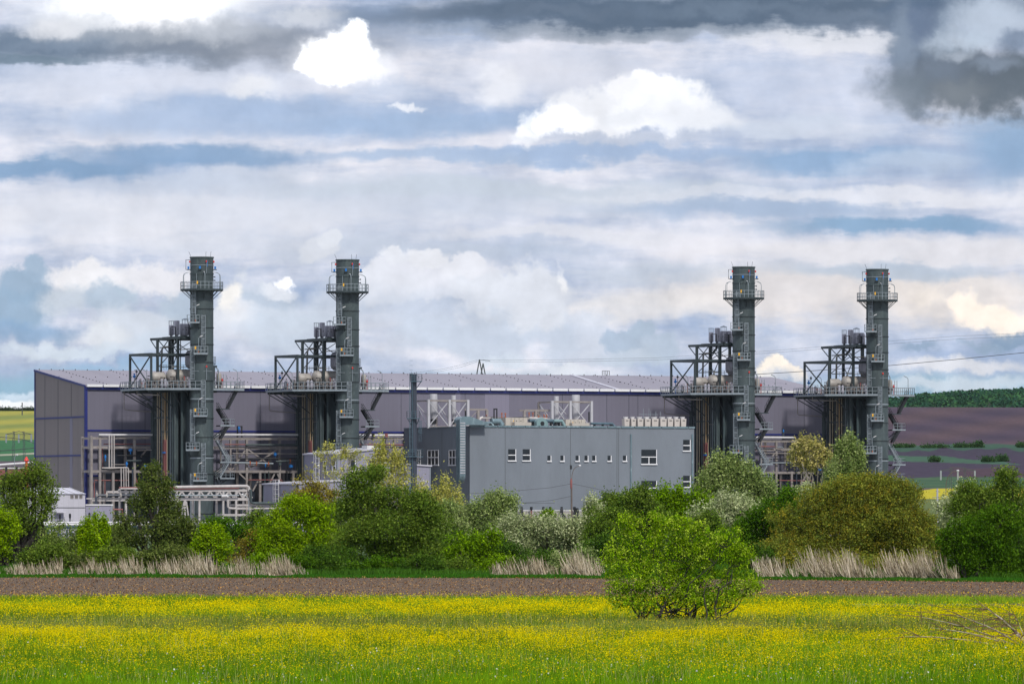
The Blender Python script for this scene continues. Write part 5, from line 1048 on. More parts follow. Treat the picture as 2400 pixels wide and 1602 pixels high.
# plinth with pumps in front of the grey block
v = -45; u0, u1 = pu(1190, v), pu(1392, v); t = thing('plinth_wall', 'low concrete plinth wall in front of the grey block', 'wall', world(u0, v), TH); z = zz(1197, u0, v)
MB((u0, v, 0)).box(u0, u1, v, v + 1, 0, z).build('wall', MT['concrete'], t); MB((u0, v, 0)).box(u0, u1, v - .15, v + 1.1, z, z + .25).build('coping', MT['white'], t)
for i, (p, w, m_) in enumerate(((1223, 7, 'dark'), (1244, 3, 'red'), (1274, 7, 'dark'), (1288.5, 3, 'red'), (1317, 7, 'dark'), (1345, 3, 'dark'), (1353, 9, 'dark'), (1372, 3, 'red'))):
    u = pu(p, v - 1); s_ = w / 20; z1 = zz(1187 + (3 if w == 9 else 0), u, v - 1)
    labs = ['leftmost black pump motor in front of the grey block', 'leftmost thin red standpipe in front of the block', 'second black pump motor in front of the grey block', 'second thin red standpipe in front of the block', 'third black pump motor, left of the bent street lamp', 'slim dark standpipe just right of the bent street lamp', 'squat black pump motor right of the bent street lamp', 'rightmost thin red standpipe in front of the block']
    t = thing('pump' if w > 5 else 'standpipe', labs[i], 'pump' if w > 5 else 'standpipe', world(u, v - 1.3), TH, 'pumps along the plinth'); o_ = (u, v - 1.3, 0)
    MB(o_).tube([(u, v - 1.3, 0), (u, v - 1.3, z1 - .6)], .2, 8).build('pipe', MT[m_ if m_ == 'red' else 'dark'], t, True)
    if w > 5: MB(o_).lathe([(s_, -.9), (s_, .0), (s_ * .8, .1), (s_ * .8, .5), (.01, .55)], (u - .2, v - 1.3, z1 - .5), 14).build('motor', MT[m_], t, True); MB(o_).beam((u - .2, v - 1.3, z1 - 1.5), (u + .9, v - 1.3, z1 - 2.6), .35).build('bend', MT[m_], t)
    else: MB(o_).lathe([(.2, -.3), (.32, 0), (.32, .6), (.01, .65)], (u, v - 1.3, z1 - .6), 10).build('cap', MT['dark'], t, True)

# ================================================================ LAMPS, POLES, PYLONS, WIRES
def streetlamp(label, px, pbase, ptop, headpx, Y, dark=True, woodtop=None, armpx=None):
    s = Y / F; b0 = W(px, pbase, Y); x = b0.x; zt6 = CH + (HY - ptop) * s; dx = (headpx - px) * s
    t = thing('street_lamp', label, 'street lamp', (x, Y, 0), 0, 'street lamps')
    zk = zt6 - abs(dx) * 1.7 if woodtop is None else CH + (HY - woodtop) * s
    pts = [(0, 0, 0)] if woodtop is None else [(0, 0, zk - .5)]
    pts += [(0, 0, zk), (dx * .03, 0, zk + (zt6 - zk) * .45), (dx * .2, 0, zk + (zt6 - zk) * .75), (dx * .5, 0, zk + (zt6 - zk) * .93), (dx * .95, 0, zt6)]
    MB().tube(pts, .075, 6).build('lamp_arm', MT['wood' if dark else 'galv'], t, True)
    if woodtop is not None: MB().tube([(0, 0, 0), (0, 0, zk)], [.17, .13], 8).build('pole', MT['wood'], t, True)
    MB().lathe([(.01, -.15), (.22, -.1), (.3, .05), (.22, .2), (.01, .26)], (dx * 1.0, 0, zt6), 12).build('lamp_head', MT['white'], t, True)
    return t
t = streetlamp('wooden street lamp with curved arm in front of the grey block', 1340, 1212, 1091, 1359, 1380, True, 1130)
MB().box(-.4, .05, -.25, -.1, 1.0 + 13.5, 15.4).build('junction_box', MT['dark'], t)
MB().lathe([(.05, 0), (.22, .5), (.25, 1.8), (.05, 2.4)], (-.12, -.1, 10.2), 8).build('cable_coil', MT['red'], t, True)
streetlamp('dark street lamp with curved arm before the lavender building wall', 728, 1200, 1091, 746, 1350, True)
streetlamp('thin grey street lamp among the white pipe supports', 583, 1230, 1159, 568, 1350, False)
streetlamp('pale street lamp at the left edge above the willow tree', 34, 1150, 1066, 40, 1640, False)
streetlamp('dark street lamp standing right of the olive dome bush', 2217, 1170, 1103, 2245, 1250, True)
t = thing('utility_pole', 'pale concrete utility pole between the olive bush and silvery poplar', 'pole', (W(2197, 1200, 1100).x, 1100, 0)); s = 1100 / F
MB().tube([(0, 0, 0), (0, 0, CH + (HY - 1144) * s)], [.2, .15], 8).build('pole', MT['whitewall'], t, True); MB().beam((-.9, 0, CH + (HY - 1165) * s), (1.0, 0, CH + (HY - 1165) * s), .12).beam((-.3, 0, CH + (HY - 1150) * s), (.5, 0, CH + (HY - 1152) * s), .12).build('crossarm', MT['rack'], t)

def pylonA(label, px, ptop, pbase, Y, w, h_px=None):
    s = Y / F; zt7 = CH + (HY - ptop) * s; x = W(px, 0, Y).x; t = thing('lattice_pylon', label, 'pylon', (x, Y, 0), 0); m_ = MB()
    zb7 = float(hill_h(x, Y)) if Y > 1850 else 0.0
    for sx, tx in ((-1, -.65), (1, .65)):
        topx = tx; zt_ = zt7 - (0 if sx < 0 else 1.4)
        for dx in (-.42, .42):
            for dy in (-1.2, 1.2): m_.beam((topx + dx * w * 1.0, dy, zb7), (topx, 0, zt_), .42)
        z = zb7; 
        for k in range(9):
            f0, f1 = k / 9, (k + 1) / 9; a = zb7 + (zt_ - zb7) * f0; b = zb7 + (zt_ - zb7) * f1
            wa, wb = .42 * w * (1 - f0), .42 * w * (1 - f1); sg = 1 if k % 2 else -1
            m_.beam((topx - sg * wa, 0, a), (topx + sg * wb, 0, b), .18); m_.beam((topx + sg * wa, 0, a), (topx - sg * wb, 0, b), .15)
    m_.build('lattice', MT['pylon'], t); MB().beam((-1.0, 0, zt7 - .1), (3.2, 0, zt7 - .5), .16).build('crossarm', MT['pylon'], t); return t
pylonA('black lattice pylon of two peaked legs above the hall roof', 1128, 842, 900, 2300, 19)
def portal(label, px0, px1, ptop, pbase, Y, sc=1.0):
    s = Y / F; xm = W((px0 + px1) / 2, 0, Y).x; t = thing('portal_pylon', label, 'pylon', (xm, Y, 0), 0, 'portal pylons on the far fields'); zt7 = CH + (HY - ptop) * s; zb7 = float(hill_h(xm, Y))
    hw = (px1 - px0) * s / 2; m_ = MB()
    for sx in (-1, 1):
        for dx in (-.5, .5): m_.beam((sx * hw + dx, 0, zb7 - 1), (sx * hw * .82 + dx * .4, 0, zt7), .18)
        for k in range(10): f0, f1 = k / 10, (k + 1) / 10; q = 1 if k % 2 else -1; m_.beam((sx * hw * (1 - .18 * f0) + q * .5, 0, zb7 + (zt7 - zb7) * f0), (sx * hw * (1 - .18 * f1) - q * .5, 0, zb7 + (zt7 - zb7) * f1), .1)
    m_.build('leg_lattice', MT['pylon'], t)
    MB().beam((-hw * 2.2, 0, zt7 - 1.2), (0, 0, zt7), .2).beam((0, 0, zt7), (hw * 2.2, 0, zt7 - 1.2), .2).beam((-hw * 2.2, 0, zt7 - 1.2), (hw * 2.2, 0, zt7 - 1.2), .18).build('crossarm', MT['pylon'], t)
    for x in (-hw * 2.1, 0, hw * 2.1): MB().box(x - .28, x + .28, -.2, .2, zt7 - 4.4, zt7 - 1.2).build('insulator', MT['galv'], t)
portal('pale portal pylon on the brown field right of the last chimney', 2226, 2264, 1094, 1145, 2180)
portal('dark portal pylon on the green slope at the left edge', 30, 58, 1010, 1090, 2450)
MB((0, 0, 0)).beam((W(52, 0, 4300).x, 4300, hill_h(-300, 4300)), (W(52, 0, 4300).x, 4300, CH + (HY - 943) * 4300 / F), .7).build('mast_pole', MT['pylon'], thing('far_mast', 'thin mast on the skyline above the yellow field', 'mast'))
def wire(label, pts, Y, r=.055, sag=0.0, group='power lines'):
    P_ = [W(a, b_, Y if not isinstance(Y, tuple) else Y[0] + (Y[1] - Y[0]) * i / (len(pts) - 1)) for i, (a, b_) in enumerate(pts)]
    o = MB().tube(P_, r, 5).build('power_line', MT['wire'], None, True); tag(o, label, 'power line', group); return o
wire('thick power line rising right of the rightmost chimney', ((1700, 881), (1850, 872), (2086, 856), (2240, 842), (2400, 826), (2560, 808)), 1750, .085)
wire('upper of two thin power lines leading right from the lattice pylon', ((1131, 843), (1300, 843), (1540, 838), (1800, 822), (2100, 798), (2250, 787), (2400, 780), (2560, 770)), 2300, .036)
wire('lower of two thin power lines leading right from the lattice pylon', ((1137, 847), (1300, 848), (1540, 843), (1800, 827), (2100, 804), (2250, 794), (2400, 788), (2560, 779)), 2300, .036)
wire('upper power line dropping left from the lattice pylon to the roof', ((1120, 842.5), (1080, 855), (1040, 864), (960, 875)), 2300, .036)
wire('lower power line dropping left from the lattice pylon to the roof', ((1120, 846), (1080, 860), (1030, 870), (990, 876)), 2300, .036)
wire('wire crossing the grey block left of the bent street lamp', ((1338, 1133), (1290, 1142), (1200, 1150), (1100, 1156)), 1380, .04)
wire('wire crossing the grey block right of the bent street lamp', ((1342, 1133), (1400, 1145), (1460, 1158), (1560, 1175)), 1380, .04)
wire('lowest wire sagging left of the bent street lamp', ((1338, 1162), (1290, 1172), (1200, 1180), (1120, 1184)), 1380, .04)
wire('pale cable across the green field at the left edge', ((-20, 1022), (30, 1026), (60, 1030), (90, 1042)), 2400, .12)
wire('pale lower cable across the green field at the left edge', ((-20, 1057), (30, 1054), (90, 1048)), 2400, .14)
# lightning frame on the hall ridge
u = pu(1418, vb); MB((u, vb, 0)).rail([(u - 1, vb - .5, zb_ + .35), (u + 1, vb - .5, zb_ + .35)], 1.1, .05, .5, 2).build('hatch_rail', MT['dark'], tag(thing('roof_hatch', 'tiny railed hatch on the ridge of the turbine hall', 'hatch', world(u, vb), TH)))
# red walled store with white pipes beyond the hall's left end
Yr = 1750; s = Yr / F; x0, x1 = W(-30, 0, Yr).x, W(78, 0, Yr).x; t = thing('red_store', 'low red brown store with a white pipe run on its roof edge', 'building', (x0, Yr, 0), 0)
z1 = CH + (HY - 1098) * s; MB((x0, Yr, 0)).box(x0, x1, Yr, Yr + 12, 0, z1).build('wall', MT['red'], t); MB((x0, Yr, 0)).box(x0 - .2, x1 + .2, Yr - .2, Yr + 12.2, z1, z1 + .35).build('roof', MT['white'], t)
t = thing('roof_pipe_bridge', 'white pipe bridge above the red brown store at left', 'pipe', (x0, Yr - 3, 0), 0); z2 = CH + (HY - 1091) * s
MB((x0, Yr - 3, 0)).tube([(x0, Yr - 3, z2), (W(96, 0, Yr).x, Yr - 3, z2 + 1)], .3, 8).build('pipe', MT['white'], t, True)
m_ = MB((x0, Yr - 3, 0))
for p in (14, 38, 70): m_.box(W(p, 0, Yr).x, W(p, 0, Yr).x + .6, Yr - 3.2, Yr - 2.6, 0, z2 - .3)
m_.build('support', MT['dark'], t)
t = thing('red_mast', 'short red mast poking above the willow at the left edge', 'mast', (W(62, 0, 1700).x, 1700, 0)); MB().lathe([(.35, 0), (.35, CH + (HY - 1080) * 1700 / F), (.7, CH + (HY - 1079) * 1700 / F), (.2, CH + (HY - 1070) * 1700 / F), (.01, CH + (HY - 1069) * 1700 / F)], n=10).build('mast', MT['bred'], t, True)
# ================================================================ VEGETATION
OL_ = [lin(c) for c in ((120, 140, 40), (100, 125, 35), (135, 150, 55))]
def shades(*cs): return [tuple(min(.6, q * g) for q, g in zip(lin(c), (1.12, .98, .9))) for c in cs]
PAL = dict(
 willow=shades((96, 124, 44), (84, 112, 44), (112, 138, 54)),
 dwillow=shades((88, 108, 52), (74, 96, 44), (104, 122, 62)),
 bright=shades((120, 158, 16), (104, 146, 12), (136, 172, 26)),
 lime=shades((118, 160, 16), (140, 180, 28), (92, 138, 14), (160, 190, 66)),
 mid=shades((92, 122, 42), (76, 108, 36), (112, 140, 56)),
 dark=shades((66, 100, 32), (54, 88, 28), (80, 114, 38)),
 deep=shades((70, 110, 22), (56, 96, 18), (84, 124, 28)),
 silver=shades((150, 168, 124), (126, 148, 104), (180, 196, 158)),
 silverg=shades((124, 150, 84), (106, 134, 74), (152, 174, 116)),
 olive=shades((122, 136, 50), (108, 124, 46), (136, 148, 62), (104, 126, 54), (138, 134, 46)),
 pale=shades((168, 176, 90), (152, 164, 80), (182, 188, 110)),
 brown=shades((128, 122, 44), (112, 104, 40), (140, 140, 60)),
 spiky=shades((98, 140, 16), (84, 122, 18), (118, 158, 24)),
)
def T(*a, **k): return tree(*a, **k)
# far row first
T('poplar_tree', 'pale yellow green sprouting poplar behind the dark trees, by the slim stack', 905, 800, ((905, 1085, 42, 30), (880, 1110, 40, 40), (940, 1110, 30, 40), (890, 1055, 18, 25), (930, 1075, 20, 22), (905, 1180, 60, 60)), PAL['pale'], cover=75, leaf=.22, clump=.45, vert=.7, ntwig=140, nlimb=14, trunk=.14, bark='barkpale', fringe=.25)
T('poplar_tree', 'thin pale poplar sapling just right of the slim stack', 985, 820, ((985, 1148, 20, 28), (975, 1180, 25, 30), (1000, 1190, 25, 30)), PAL['pale'], cover=130, leaf=.2, clump=.4, vert=.8, ntwig=50, nlimb=6, trunk=.1, bark='barkpale')
T('poplar_tree', 'pale upright poplar in front of the lower left of grey block', 1045, 780, ((1045, 1150, 22, 32), (1030, 1175, 25, 35), (1062, 1185, 28, 40), (1045, 1220, 50, 50)), PAL['pale'], cover=160, leaf=.2, clump=.42, vert=.8, ntwig=90, nlimb=8, trunk=.12, bark='barkpale', fringe=.2)
T('bare_tree', 'nearly leafless twiggy tree before the lavender building', 790, 760, ((775, 1060, 40, 25), (800, 1090, 45, 40), (760, 1110, 40, 40), (825, 1060, 22, 20)), PAL['pale'], cover=7, leaf=.16, clump=.35, ntwig=150, nlimb=14, trunk=.13, bark='barkpale', fringe=.3)
T('brownish_tree', 'thin olive brown tree in front of the low lavender building', 730, 700, ((720, 1140, 30, 30), (700, 1165, 38, 30), (750, 1160, 38, 34), (770, 1180, 40, 40), (730, 1190, 60, 40)), PAL['brown'], cover=170, leaf=.17, clump=.4, ntwig=120, nlimb=12, fringe=.25)
T('poplar_tree', 'silvery poplar with upright tip left of the rightmost chimney', 1985, 700, ((1985, 1050, 26, 34), (1975, 1090, 38, 38), (2005, 1085, 28, 40), (1970, 1125, 45, 40), (1990, 1180, 50, 50)), PAL['silverg'], cover=330, leaf=.2, clump=.42, vert=.35, ntwig=90, trunk=.2, bark='barkpale')
T('poplar_tree', 'leaning pale poplar limb reaching left with long white branches', 1915, 705, ((1880, 1045, 28, 22), (1915, 1055, 28, 24), (1870, 1065, 24, 18), (1900, 1085, 32, 18), (1935, 1075, 26, 20)), shades((170, 172, 100), (140, 150, 84), (186, 186, 126)), cover=230, leaf=.2, clump=.4, vert=.3, ntwig=110, nlimb=12, trunk=.2, bark='barkpale', fringe=.3)
T('poplar_bush', 'small silvery bush at the foot of the right pipe rack', 1880, 690, ((1880, 1160, 40, 25), (1860, 1180, 35, 30), (1900, 1190, 40, 35)), PAL['silver'], cat='bush', cover=300, leaf=.18, clump=.4)
T('poplar_tree', 'large silvery green poplar beside the right end of grey block', 1705, 620, ((1690, 1100, 45, 38), (1740, 1110, 48, 38), (1785, 1150, 34, 50), (1660, 1145, 40, 45), (1720, 1160, 70, 50), (1760, 1205, 60, 50), (1670, 1200, 50, 40)), PAL['silverg'], cover=330, leaf=.19, clump=.42, vert=.35, ntwig=110, trunk=.2, bark='barkpale', fringe=.18)
T('poplar_tree', 'grey green poplar in front of the large silvery poplar', 1700, 590, ((1710, 1200, 60, 45), (1680, 1235, 60, 50), (1740, 1240, 60, 50)), PAL['silver'], cover=380, leaf=.18, clump=.42, vert=.3, ntwig=70, trunk=.18)
T('sumac_tree', 'fan leaved green tree below the two large block windows', 1590, 600, ((1565, 1185, 40, 30), (1605, 1190, 40, 28), (1545, 1175, 14, 25), (1590, 1170, 12, 24), (1640, 1195, 34, 30), (1590, 1230, 75, 45)), PAL['spiky'], cover=420, leaf=.2, clump=.42, vert=.6, fringe=.22)
T('round_tree', 'dense dark green round tree in front of the grey block', 1465, 590, ((1480, 1175, 45, 34), (1430, 1190, 42, 34), (1515, 1190, 40, 34), (1450, 1230, 75, 55), (1520, 1240, 60, 50), (1505, 1150, 18, 16)), PAL['mid'], cover=460, leaf=.16, clump=.4)
T('dark_tree', 'dark green tree filling the gap left of the olive dome', 1800, 570, ((1850, 1170, 26, 26), (1810, 1205, 60, 45), (1770, 1245, 50, 45), (1850, 1230, 60, 55), (1790, 1290, 60, 35)), PAL['deep'], cover=460, leaf=.16, clump=.4)
T('silver_bush', 'silvery green bush below the pale poplar at the block corner', 1180, 640, ((1160, 1175, 26, 28), (1190, 1190, 30, 30), (1130, 1195, 45, 34), (1090, 1215, 45, 35), (1150, 1250, 80, 50)), PAL['silverg'], cat='bush', cover=380, leaf=.17, clump=.4, vert=.3, fringe=.2)
T('small_green_bush', 'small bright green bush peeking above the silvery thicket', 1283, 600, ((1283, 1208, 20, 15), (1275, 1225, 30, 20)), PAL['spiky'], cat='bush', cover=420, leaf=.15, clump=.3)
T('silver_bush', 'wide silvery thicket in front of the plinth wall', 1290, 560, ((1220, 1235, 60, 32), (1290, 1238, 65, 28), (1350, 1240, 60, 30), (1200, 1275, 70, 40), (1290, 1280, 90, 40), (1380, 1270, 50, 45)), PAL['silver'], cat='bush', cover=430, leaf=.16, clump=.42, vert=.2, fringe=.2)
T('silver_bush', 'slim silvery bush standing left of the round dark tree', 1390, 570, ((1388, 1195, 22, 32), (1400, 1230, 30, 40), (1380, 1260, 30, 40)), PAL['silver'], cat='bush', cover=400, leaf=.17, clump=.4, vert=.4, fringe=.2)
T('silver_poplar', 'silvery poplar between the olive dome and the right hand dark trees', 2255, 600, ((2260, 1165, 34, 30), (2230, 1195, 40, 34), (2285, 1180, 38, 40), (2240, 1240, 50, 45)), PAL['silver'], cover=400, leaf=.18, clump=.4, vert=.4, fringe=.2)
# main hedge row
T('willow_tree', 'tall willow with dark bent trunk at the left edge', 45, 520, ((85, 1110, 34, 34), (45, 1135, 48, 42), (115, 1150, 34, 34), (20, 1165, 42, 45), (80, 1185, 55, 42), (30, 1215, 50, 40)), PAL['willow'], cover=330, leaf=.14, clump=.38, trunk=.34, ntwig=110, nlimb=12, fringe=.2)
T('leafy_bush', 'bright green bush in front of the left edge willow', 10, 500, ((5, 1225, 36, 36), (25, 1240, 26, 30), (0, 1275, 40, 35)), PAL['bright'], cat='bush', cover=420, leaf=.14, clump=.35)
T('shaded_tree', 'dark tree mass under the left edge willow', 60, 530, ((60, 1255, 75, 45), (20, 1290, 60, 40), (100, 1290, 60, 35)), PAL['mid'], cover=430, leaf=.15, clump=.4)
T('feathery_bush', 'soft grey green bush between willow and yellow green sprouts', 155, 500, ((150, 1265, 50, 35), (110, 1300, 50, 28), (185, 1290, 50, 35)), shades((108, 134, 62), (92, 118, 54), (126, 148, 78)), cat='bush', cover=430, leaf=.13, clump=.4)
T('sprouting_bush', 'yellow green bush with finger like upright sprouts before the annex', 222, 495, ((205, 1235, 9, 18), (222, 1225, 8, 18), (240, 1228, 9, 17), (192, 1250, 10, 14), (248, 1248, 10, 14), (222, 1265, 34, 30), (215, 1295, 40, 25)), PAL['bright'], cat='bush', cover=430, leaf=.14, clump=.26, vert=.6)
T('willow_tree', 'peaked dark willow in front of the leftmost boiler tower', 365, 500, ((358, 1102, 24, 24), (352, 1135, 30, 26), (392, 1132, 20, 22), (375, 1165, 45, 30), (330, 1178, 40, 26), (300, 1215, 42, 16), (405, 1190, 30, 26), (395, 1225, 62, 32), (330, 1250, 62, 30), (450, 1245, 50, 32), (290, 1262, 36, 18), (410, 1278, 60, 30)), PAL['dwillow'], cover=360, leaf=.13, clump=.36, trunk=.34, ntwig=120, nlimb=16, fringe=.2)
T('dark_bush', 'low dark green bush behind the bright yellow green bush', 535, 540, ((500, 1225, 34, 18), (545, 1235, 40, 22), (580, 1255, 36, 25), (530, 1280, 60, 30)), PAL['deep'], cat='bush', cover=430, leaf=.14, clump=.35)
T('bright_bush', 'bright yellow green bush right of the peaked willow', 492, 485, ((492, 1255, 34, 22), (470, 1275, 30, 22), (515, 1272, 34, 26), (495, 1300, 50, 26), (510, 1240, 10, 10), (480, 1238, 9, 10)), PAL['bright'], cat='bush', cover=470, leaf=.13, clump=.3)
T('brown_bush', 'brownish half bare bush beside the bright yellow green bush', 570, 510, ((565, 1285, 34, 30), (590, 1270, 26, 30), (555, 1310, 30, 20)), PAL['brown'], cat='bush', cover=180, leaf=.13, clump=.35, ntwig=100, nlimb=10)
T('lime_tree', 'wide bright green tree left of the big dark tree', 690, 510, ((665, 1200, 34, 28), (715, 1190, 45, 34), (755, 1215, 36, 34), (640, 1240, 44, 34), (700, 1240, 65, 45), (760, 1265, 50, 45), (620, 1280, 40, 40), (680, 1295, 75, 36), (678, 1172, 12, 12)), PAL['bright'], cover=430, leaf=.14, clump=.36)
T('dark_tree', 'big dark green tree in the middle of the hedge row', 900, 500, ((850, 1125, 50, 32), (880, 1105, 30, 16), (835, 1155, 50, 36), (930, 1175, 60, 42), (860, 1200, 65, 48), (985, 1200, 55, 45), (900, 1250, 95, 55), (1000, 1250, 55, 50), (830, 1280, 60, 48), (920, 1305, 85, 34), (1000, 1300, 50, 36)), PAL['mid'], cover=430, leaf=.14, clump=.4, trunk=.34, ntwig=120, nlimb=16)
T('dark_bush', 'dark shrub mass at the foot of the big dark tree', 790, 495, ((780, 1305, 70, 34), (740, 1310, 40, 30)), PAL['dark'], cat='bush', cover=460, leaf=.13, clump=.35)
T('spiky_bush', 'spiky yellow green bush before the silvery shrubs', 1110, 490, ((1090, 1270, 50, 20), (1140, 1275, 34, 18), (1070, 1300, 36, 22), (1130, 1310, 50, 22), (1160, 1255, 14, 12), (1100, 1335, 60, 14)), PAL['spiky'], cat='bush', cover=380, leaf=.15, clump=.4, vert=.1, fringe=.3)
T('dark_bush', 'dark green undergrowth between spiky bush and reeds', 1180, 515, ((1060, 1280, 45, 40), (1180, 1300, 55, 36), (1230, 1310, 40, 24), (1120, 1310, 60, 34)), PAL['dark'], cat='bush', cover=460, leaf=.14, clump=.38)
T('low_bush', 'low olive bush at the field edge below the big dark tree', 935, 482, ((940, 1332, 46, 16), (905, 1336, 24, 12)), shades((112, 124, 50), (96, 110, 44), (130, 140, 66)), cat='bush', cover=480, leaf=.11, clump=.3)
T('low_bush', 'low grey green clump at the field edge left of the olive bush', 830, 482, ((825, 1338, 34, 10), (745, 1338, 24, 12)), shades((100, 130, 66), (86, 114, 54), (120, 146, 84)), cat='bush', cover=480, leaf=.11, clump=.3)
T('dark_bush', 'dark thicket behind the foreground bush', 1440, 520, ((1420, 1290, 60, 45), (1500, 1290, 70, 45), (1600, 1290, 70, 45), (1690, 1290, 60, 45)), PAL['dark'], cat='bush', cover=440, leaf=.15, clump=.4)
T('dome_willow', 'huge olive yellow dome shaped willow bush at the right', 1995, 505, ((2010, 1180, 100, 70), (1930, 1195, 80, 62), (2090, 1190, 80, 70), (1870, 1245, 72, 62), (2000, 1250, 130, 70), (2130, 1245, 72, 70), (2060, 1290, 120, 40), (1900, 1295, 110, 34), (1830, 1290, 45, 30), (2170, 1285, 45, 40), (2050, 1140, 60, 30), (1960, 1150, 40, 24), (2120, 1155, 40, 24), (1790, 1305, 40, 30), (1850, 1315, 70, 26), (2000, 1322, 110, 20), (2150, 1318, 50, 24), (2120, 1240, 80, 60), (2160, 1290, 50, 44), (2050, 1215, 90, 50)), PAL['olive'], cover=600, leaf=.118, clump=.36, trunk=.2, stems=4, nlimb=26, ntwig=260, splay=.9, fringe=.22, shell=.62)
T('willow_tree', 'tall mid green willow at the right edge behind the dark round tree', 2350, 445, ((2370, 1140, 36, 36), (2352, 1118, 16, 16), (2325, 1160, 40, 30), (2275, 1145, 22, 20), (2290, 1185, 45, 40), (2370, 1200, 60, 60), (2310, 1245, 60, 50), (2380, 1275, 60, 60), (2260, 1180, 40, 34)), PAL['mid'], cover=520, leaf=.13, clump=.36, vert=.1, ntwig=100, trunk=.3)
T('round_tree', 'low dense dark green tree at the right above the soil', 2270, 430, ((2245, 1262, 48, 48), (2300, 1250, 58, 60), (2350, 1230, 50, 56), (2300, 1275, 55, 50), (2228, 1305, 34, 42), (2290, 1320, 66, 38), (2345, 1310, 50, 40), (2240, 1340, 38, 20), (2330, 1345, 60, 18)), PAL['deep'], cover=560, leaf=.125, clump=.32)
T('shaded_tree', 'darkest tree at the right frame edge', 2390, 436, ((2395, 1330, 50, 34), (2385, 1280, 36, 45)), PAL['dark'], cover=470, leaf=.13, clump=.36)
# lower shrubs that close the hedge row
LOW = [('dark', 760, 1325, 50, 20, 'dark', 'dark low shrub between the bright tree and the big dark tree'), ('dark', 1060, 1325, 50, 22, 'mid', 'mid green shrub at the left foot of the spiky bush'), ('mid', 1160, 1322, 44, 22, 'spiky', 'yellow green shrub at the right foot of the spiky bush'), ('leafy', 95, 1300, 60, 30, 'mid', 'green shrub at the foot of the left edge willow'), ('feathery', 265, 1300, 50, 26, 'willow', 'low shrub between the finger sprouts and the peaked willow'),
 ('low', 180, 1315, 60, 18, 'dwillow', 'low grey green shrub behind the first reeds at left'), ('shade', 380, 1300, 70, 26, 'dwillow', 'shaded shrub under the peaked willow trunk'), ('bright', 610, 1315, 46, 22, 'spiky', 'bright low shrub left of the wide bright tree foot'),
 ('dark', 690, 1318, 60, 20, 'deep', 'dark low shrub under the wide bright tree'), ('dark', 880, 1322, 70, 18, 'deep', 'dark low shrub beneath the big dark tree'), ('dark', 985, 1322, 60, 20, 'dark', 'dark low shrub right of the olive field edge bush'),
 ('dark', 1255, 1312, 60, 24, 'dark', 'dark shrub between silvery thicket and reeds'), ('mid', 1345, 1308, 56, 24, 'silverg', 'silvery green shrub above the middle reeds'), ('mid', 1200, 1325, 40, 16, 'mid', 'small green shrub left of the middle reeds'),
 ('dark', 1760, 1300, 50, 34, 'dark', 'dark shrub right of the foreground bush, behind it'), ('olive', 1850, 1308, 66, 26, 'olive', 'olive shrub at the lower left of the dome willow'), ('olive', 2110, 1312, 80, 24, 'olive', 'olive shrub at the lower right of the dome willow'), ('olive', 1980, 1316, 80, 22, 'olive', 'olive shrub under the middle of the dome willow')]
for i, (nm, cx, cy, rx, ry, pl_, lb) in enumerate(LOW):
    T('low_shrub', lb, cx, 463 + (i * 7) % 14, ((cx - rx * .4, cy + 6, rx * .6, ry * .8), (cx + rx * .4, cy, rx * .65, ry), (cx, cy + 16, rx, ry * .8)), PAL[pl_], cat='shrub', cover=480, leaf=.13, clump=.34, ntwig=20, nlimb=4, trunk=.06)
for i, (cx, cy, rx, ry, pl_, lb) in enumerate(((420, 1262, 60, 40, 'dwillow', 'dull green tree joining the peaked willow and the bright bush'), (600, 1235, 46, 34, 'mid', 'mid green tree left of the wide bright green tree'), (800, 1235, 44, 60, 'mid', 'mid green tree between wide bright tree and the big dark tree'),
   (1040, 1225, 50, 46, 'silverg', 'grey green tree right of the big dark tree'), (265, 1262, 50, 30, 'willow', 'soft green bush left of the peaked willow'), (1420, 1240, 50, 50, 'mid', 'mid green tree behind the left side of the foreground bush'), (1650, 1250, 60, 50, 'mid', 'mid green tree behind the right side of the foreground bush'))):
    T('hedge_tree', lb, cx, 545 + i, ((cx, cy, rx, ry), (cx - rx * .5, cy + 20, rx * .7, ry * .7), (cx + rx * .5, cy + 25, rx * .7, ry * .7), (cx + rx * .2, cy - ry * .7, rx * .4, ry * .4)), PAL[pl_], cover=420, leaf=.145, clump=.36, ntwig=50, fringe=.2)
# green bank seen through gaps
sheet('bank', -40, 60, 486, 700, 0, groundmat('bank_grass', (.045, .09, .015), (.07, .13, .02), .3), 30, 12, lambda x, y: 1.3 * math.sin(min(1, max(0, (y - 486) / 120)) * math.pi / 2) * (.8 + .2 * math.sin(x * .3)))
# foreground bush
T('foreground_bush', 'bright green many stemmed bush standing alone in the flowering meadow', 1590, 254, ((1495, 1262, 62, 42), (1575, 1256, 56, 44), (1455, 1312, 48, 38), (1540, 1322, 60, 38), (1690, 1278, 62, 42), (1640, 1290, 44, 40), (1735, 1300, 32, 34), (1478, 1358, 70, 34, .85), (1725, 1350, 52, 34), (1630, 1345, 80, 38, .9), (1762, 1372, 30, 20), (1450, 1395, 46, 24, .6), (1550, 1375, 84, 34, .75), (1700, 1385, 66, 26, .9), (1620, 1400, 76, 26, .6), (1510, 1415, 60, 20, .6), (1670, 1420, 50, 18, .5), (1590, 1360, 60, 40, .8), (1470, 1218, 30, 14), (1532, 1212, 20, 12), (1640, 1240, 24, 14), (1590, 1225, 22, 14)),
  PAL['lime'], cat='bush', cover=820, leaf=.078, clump=.2, trunk=.05, stems=8, nlimb=44, ntwig=420, splay=.22, fringe=.22, shell=.5, depth=.9, asp=.42, bark='bark')

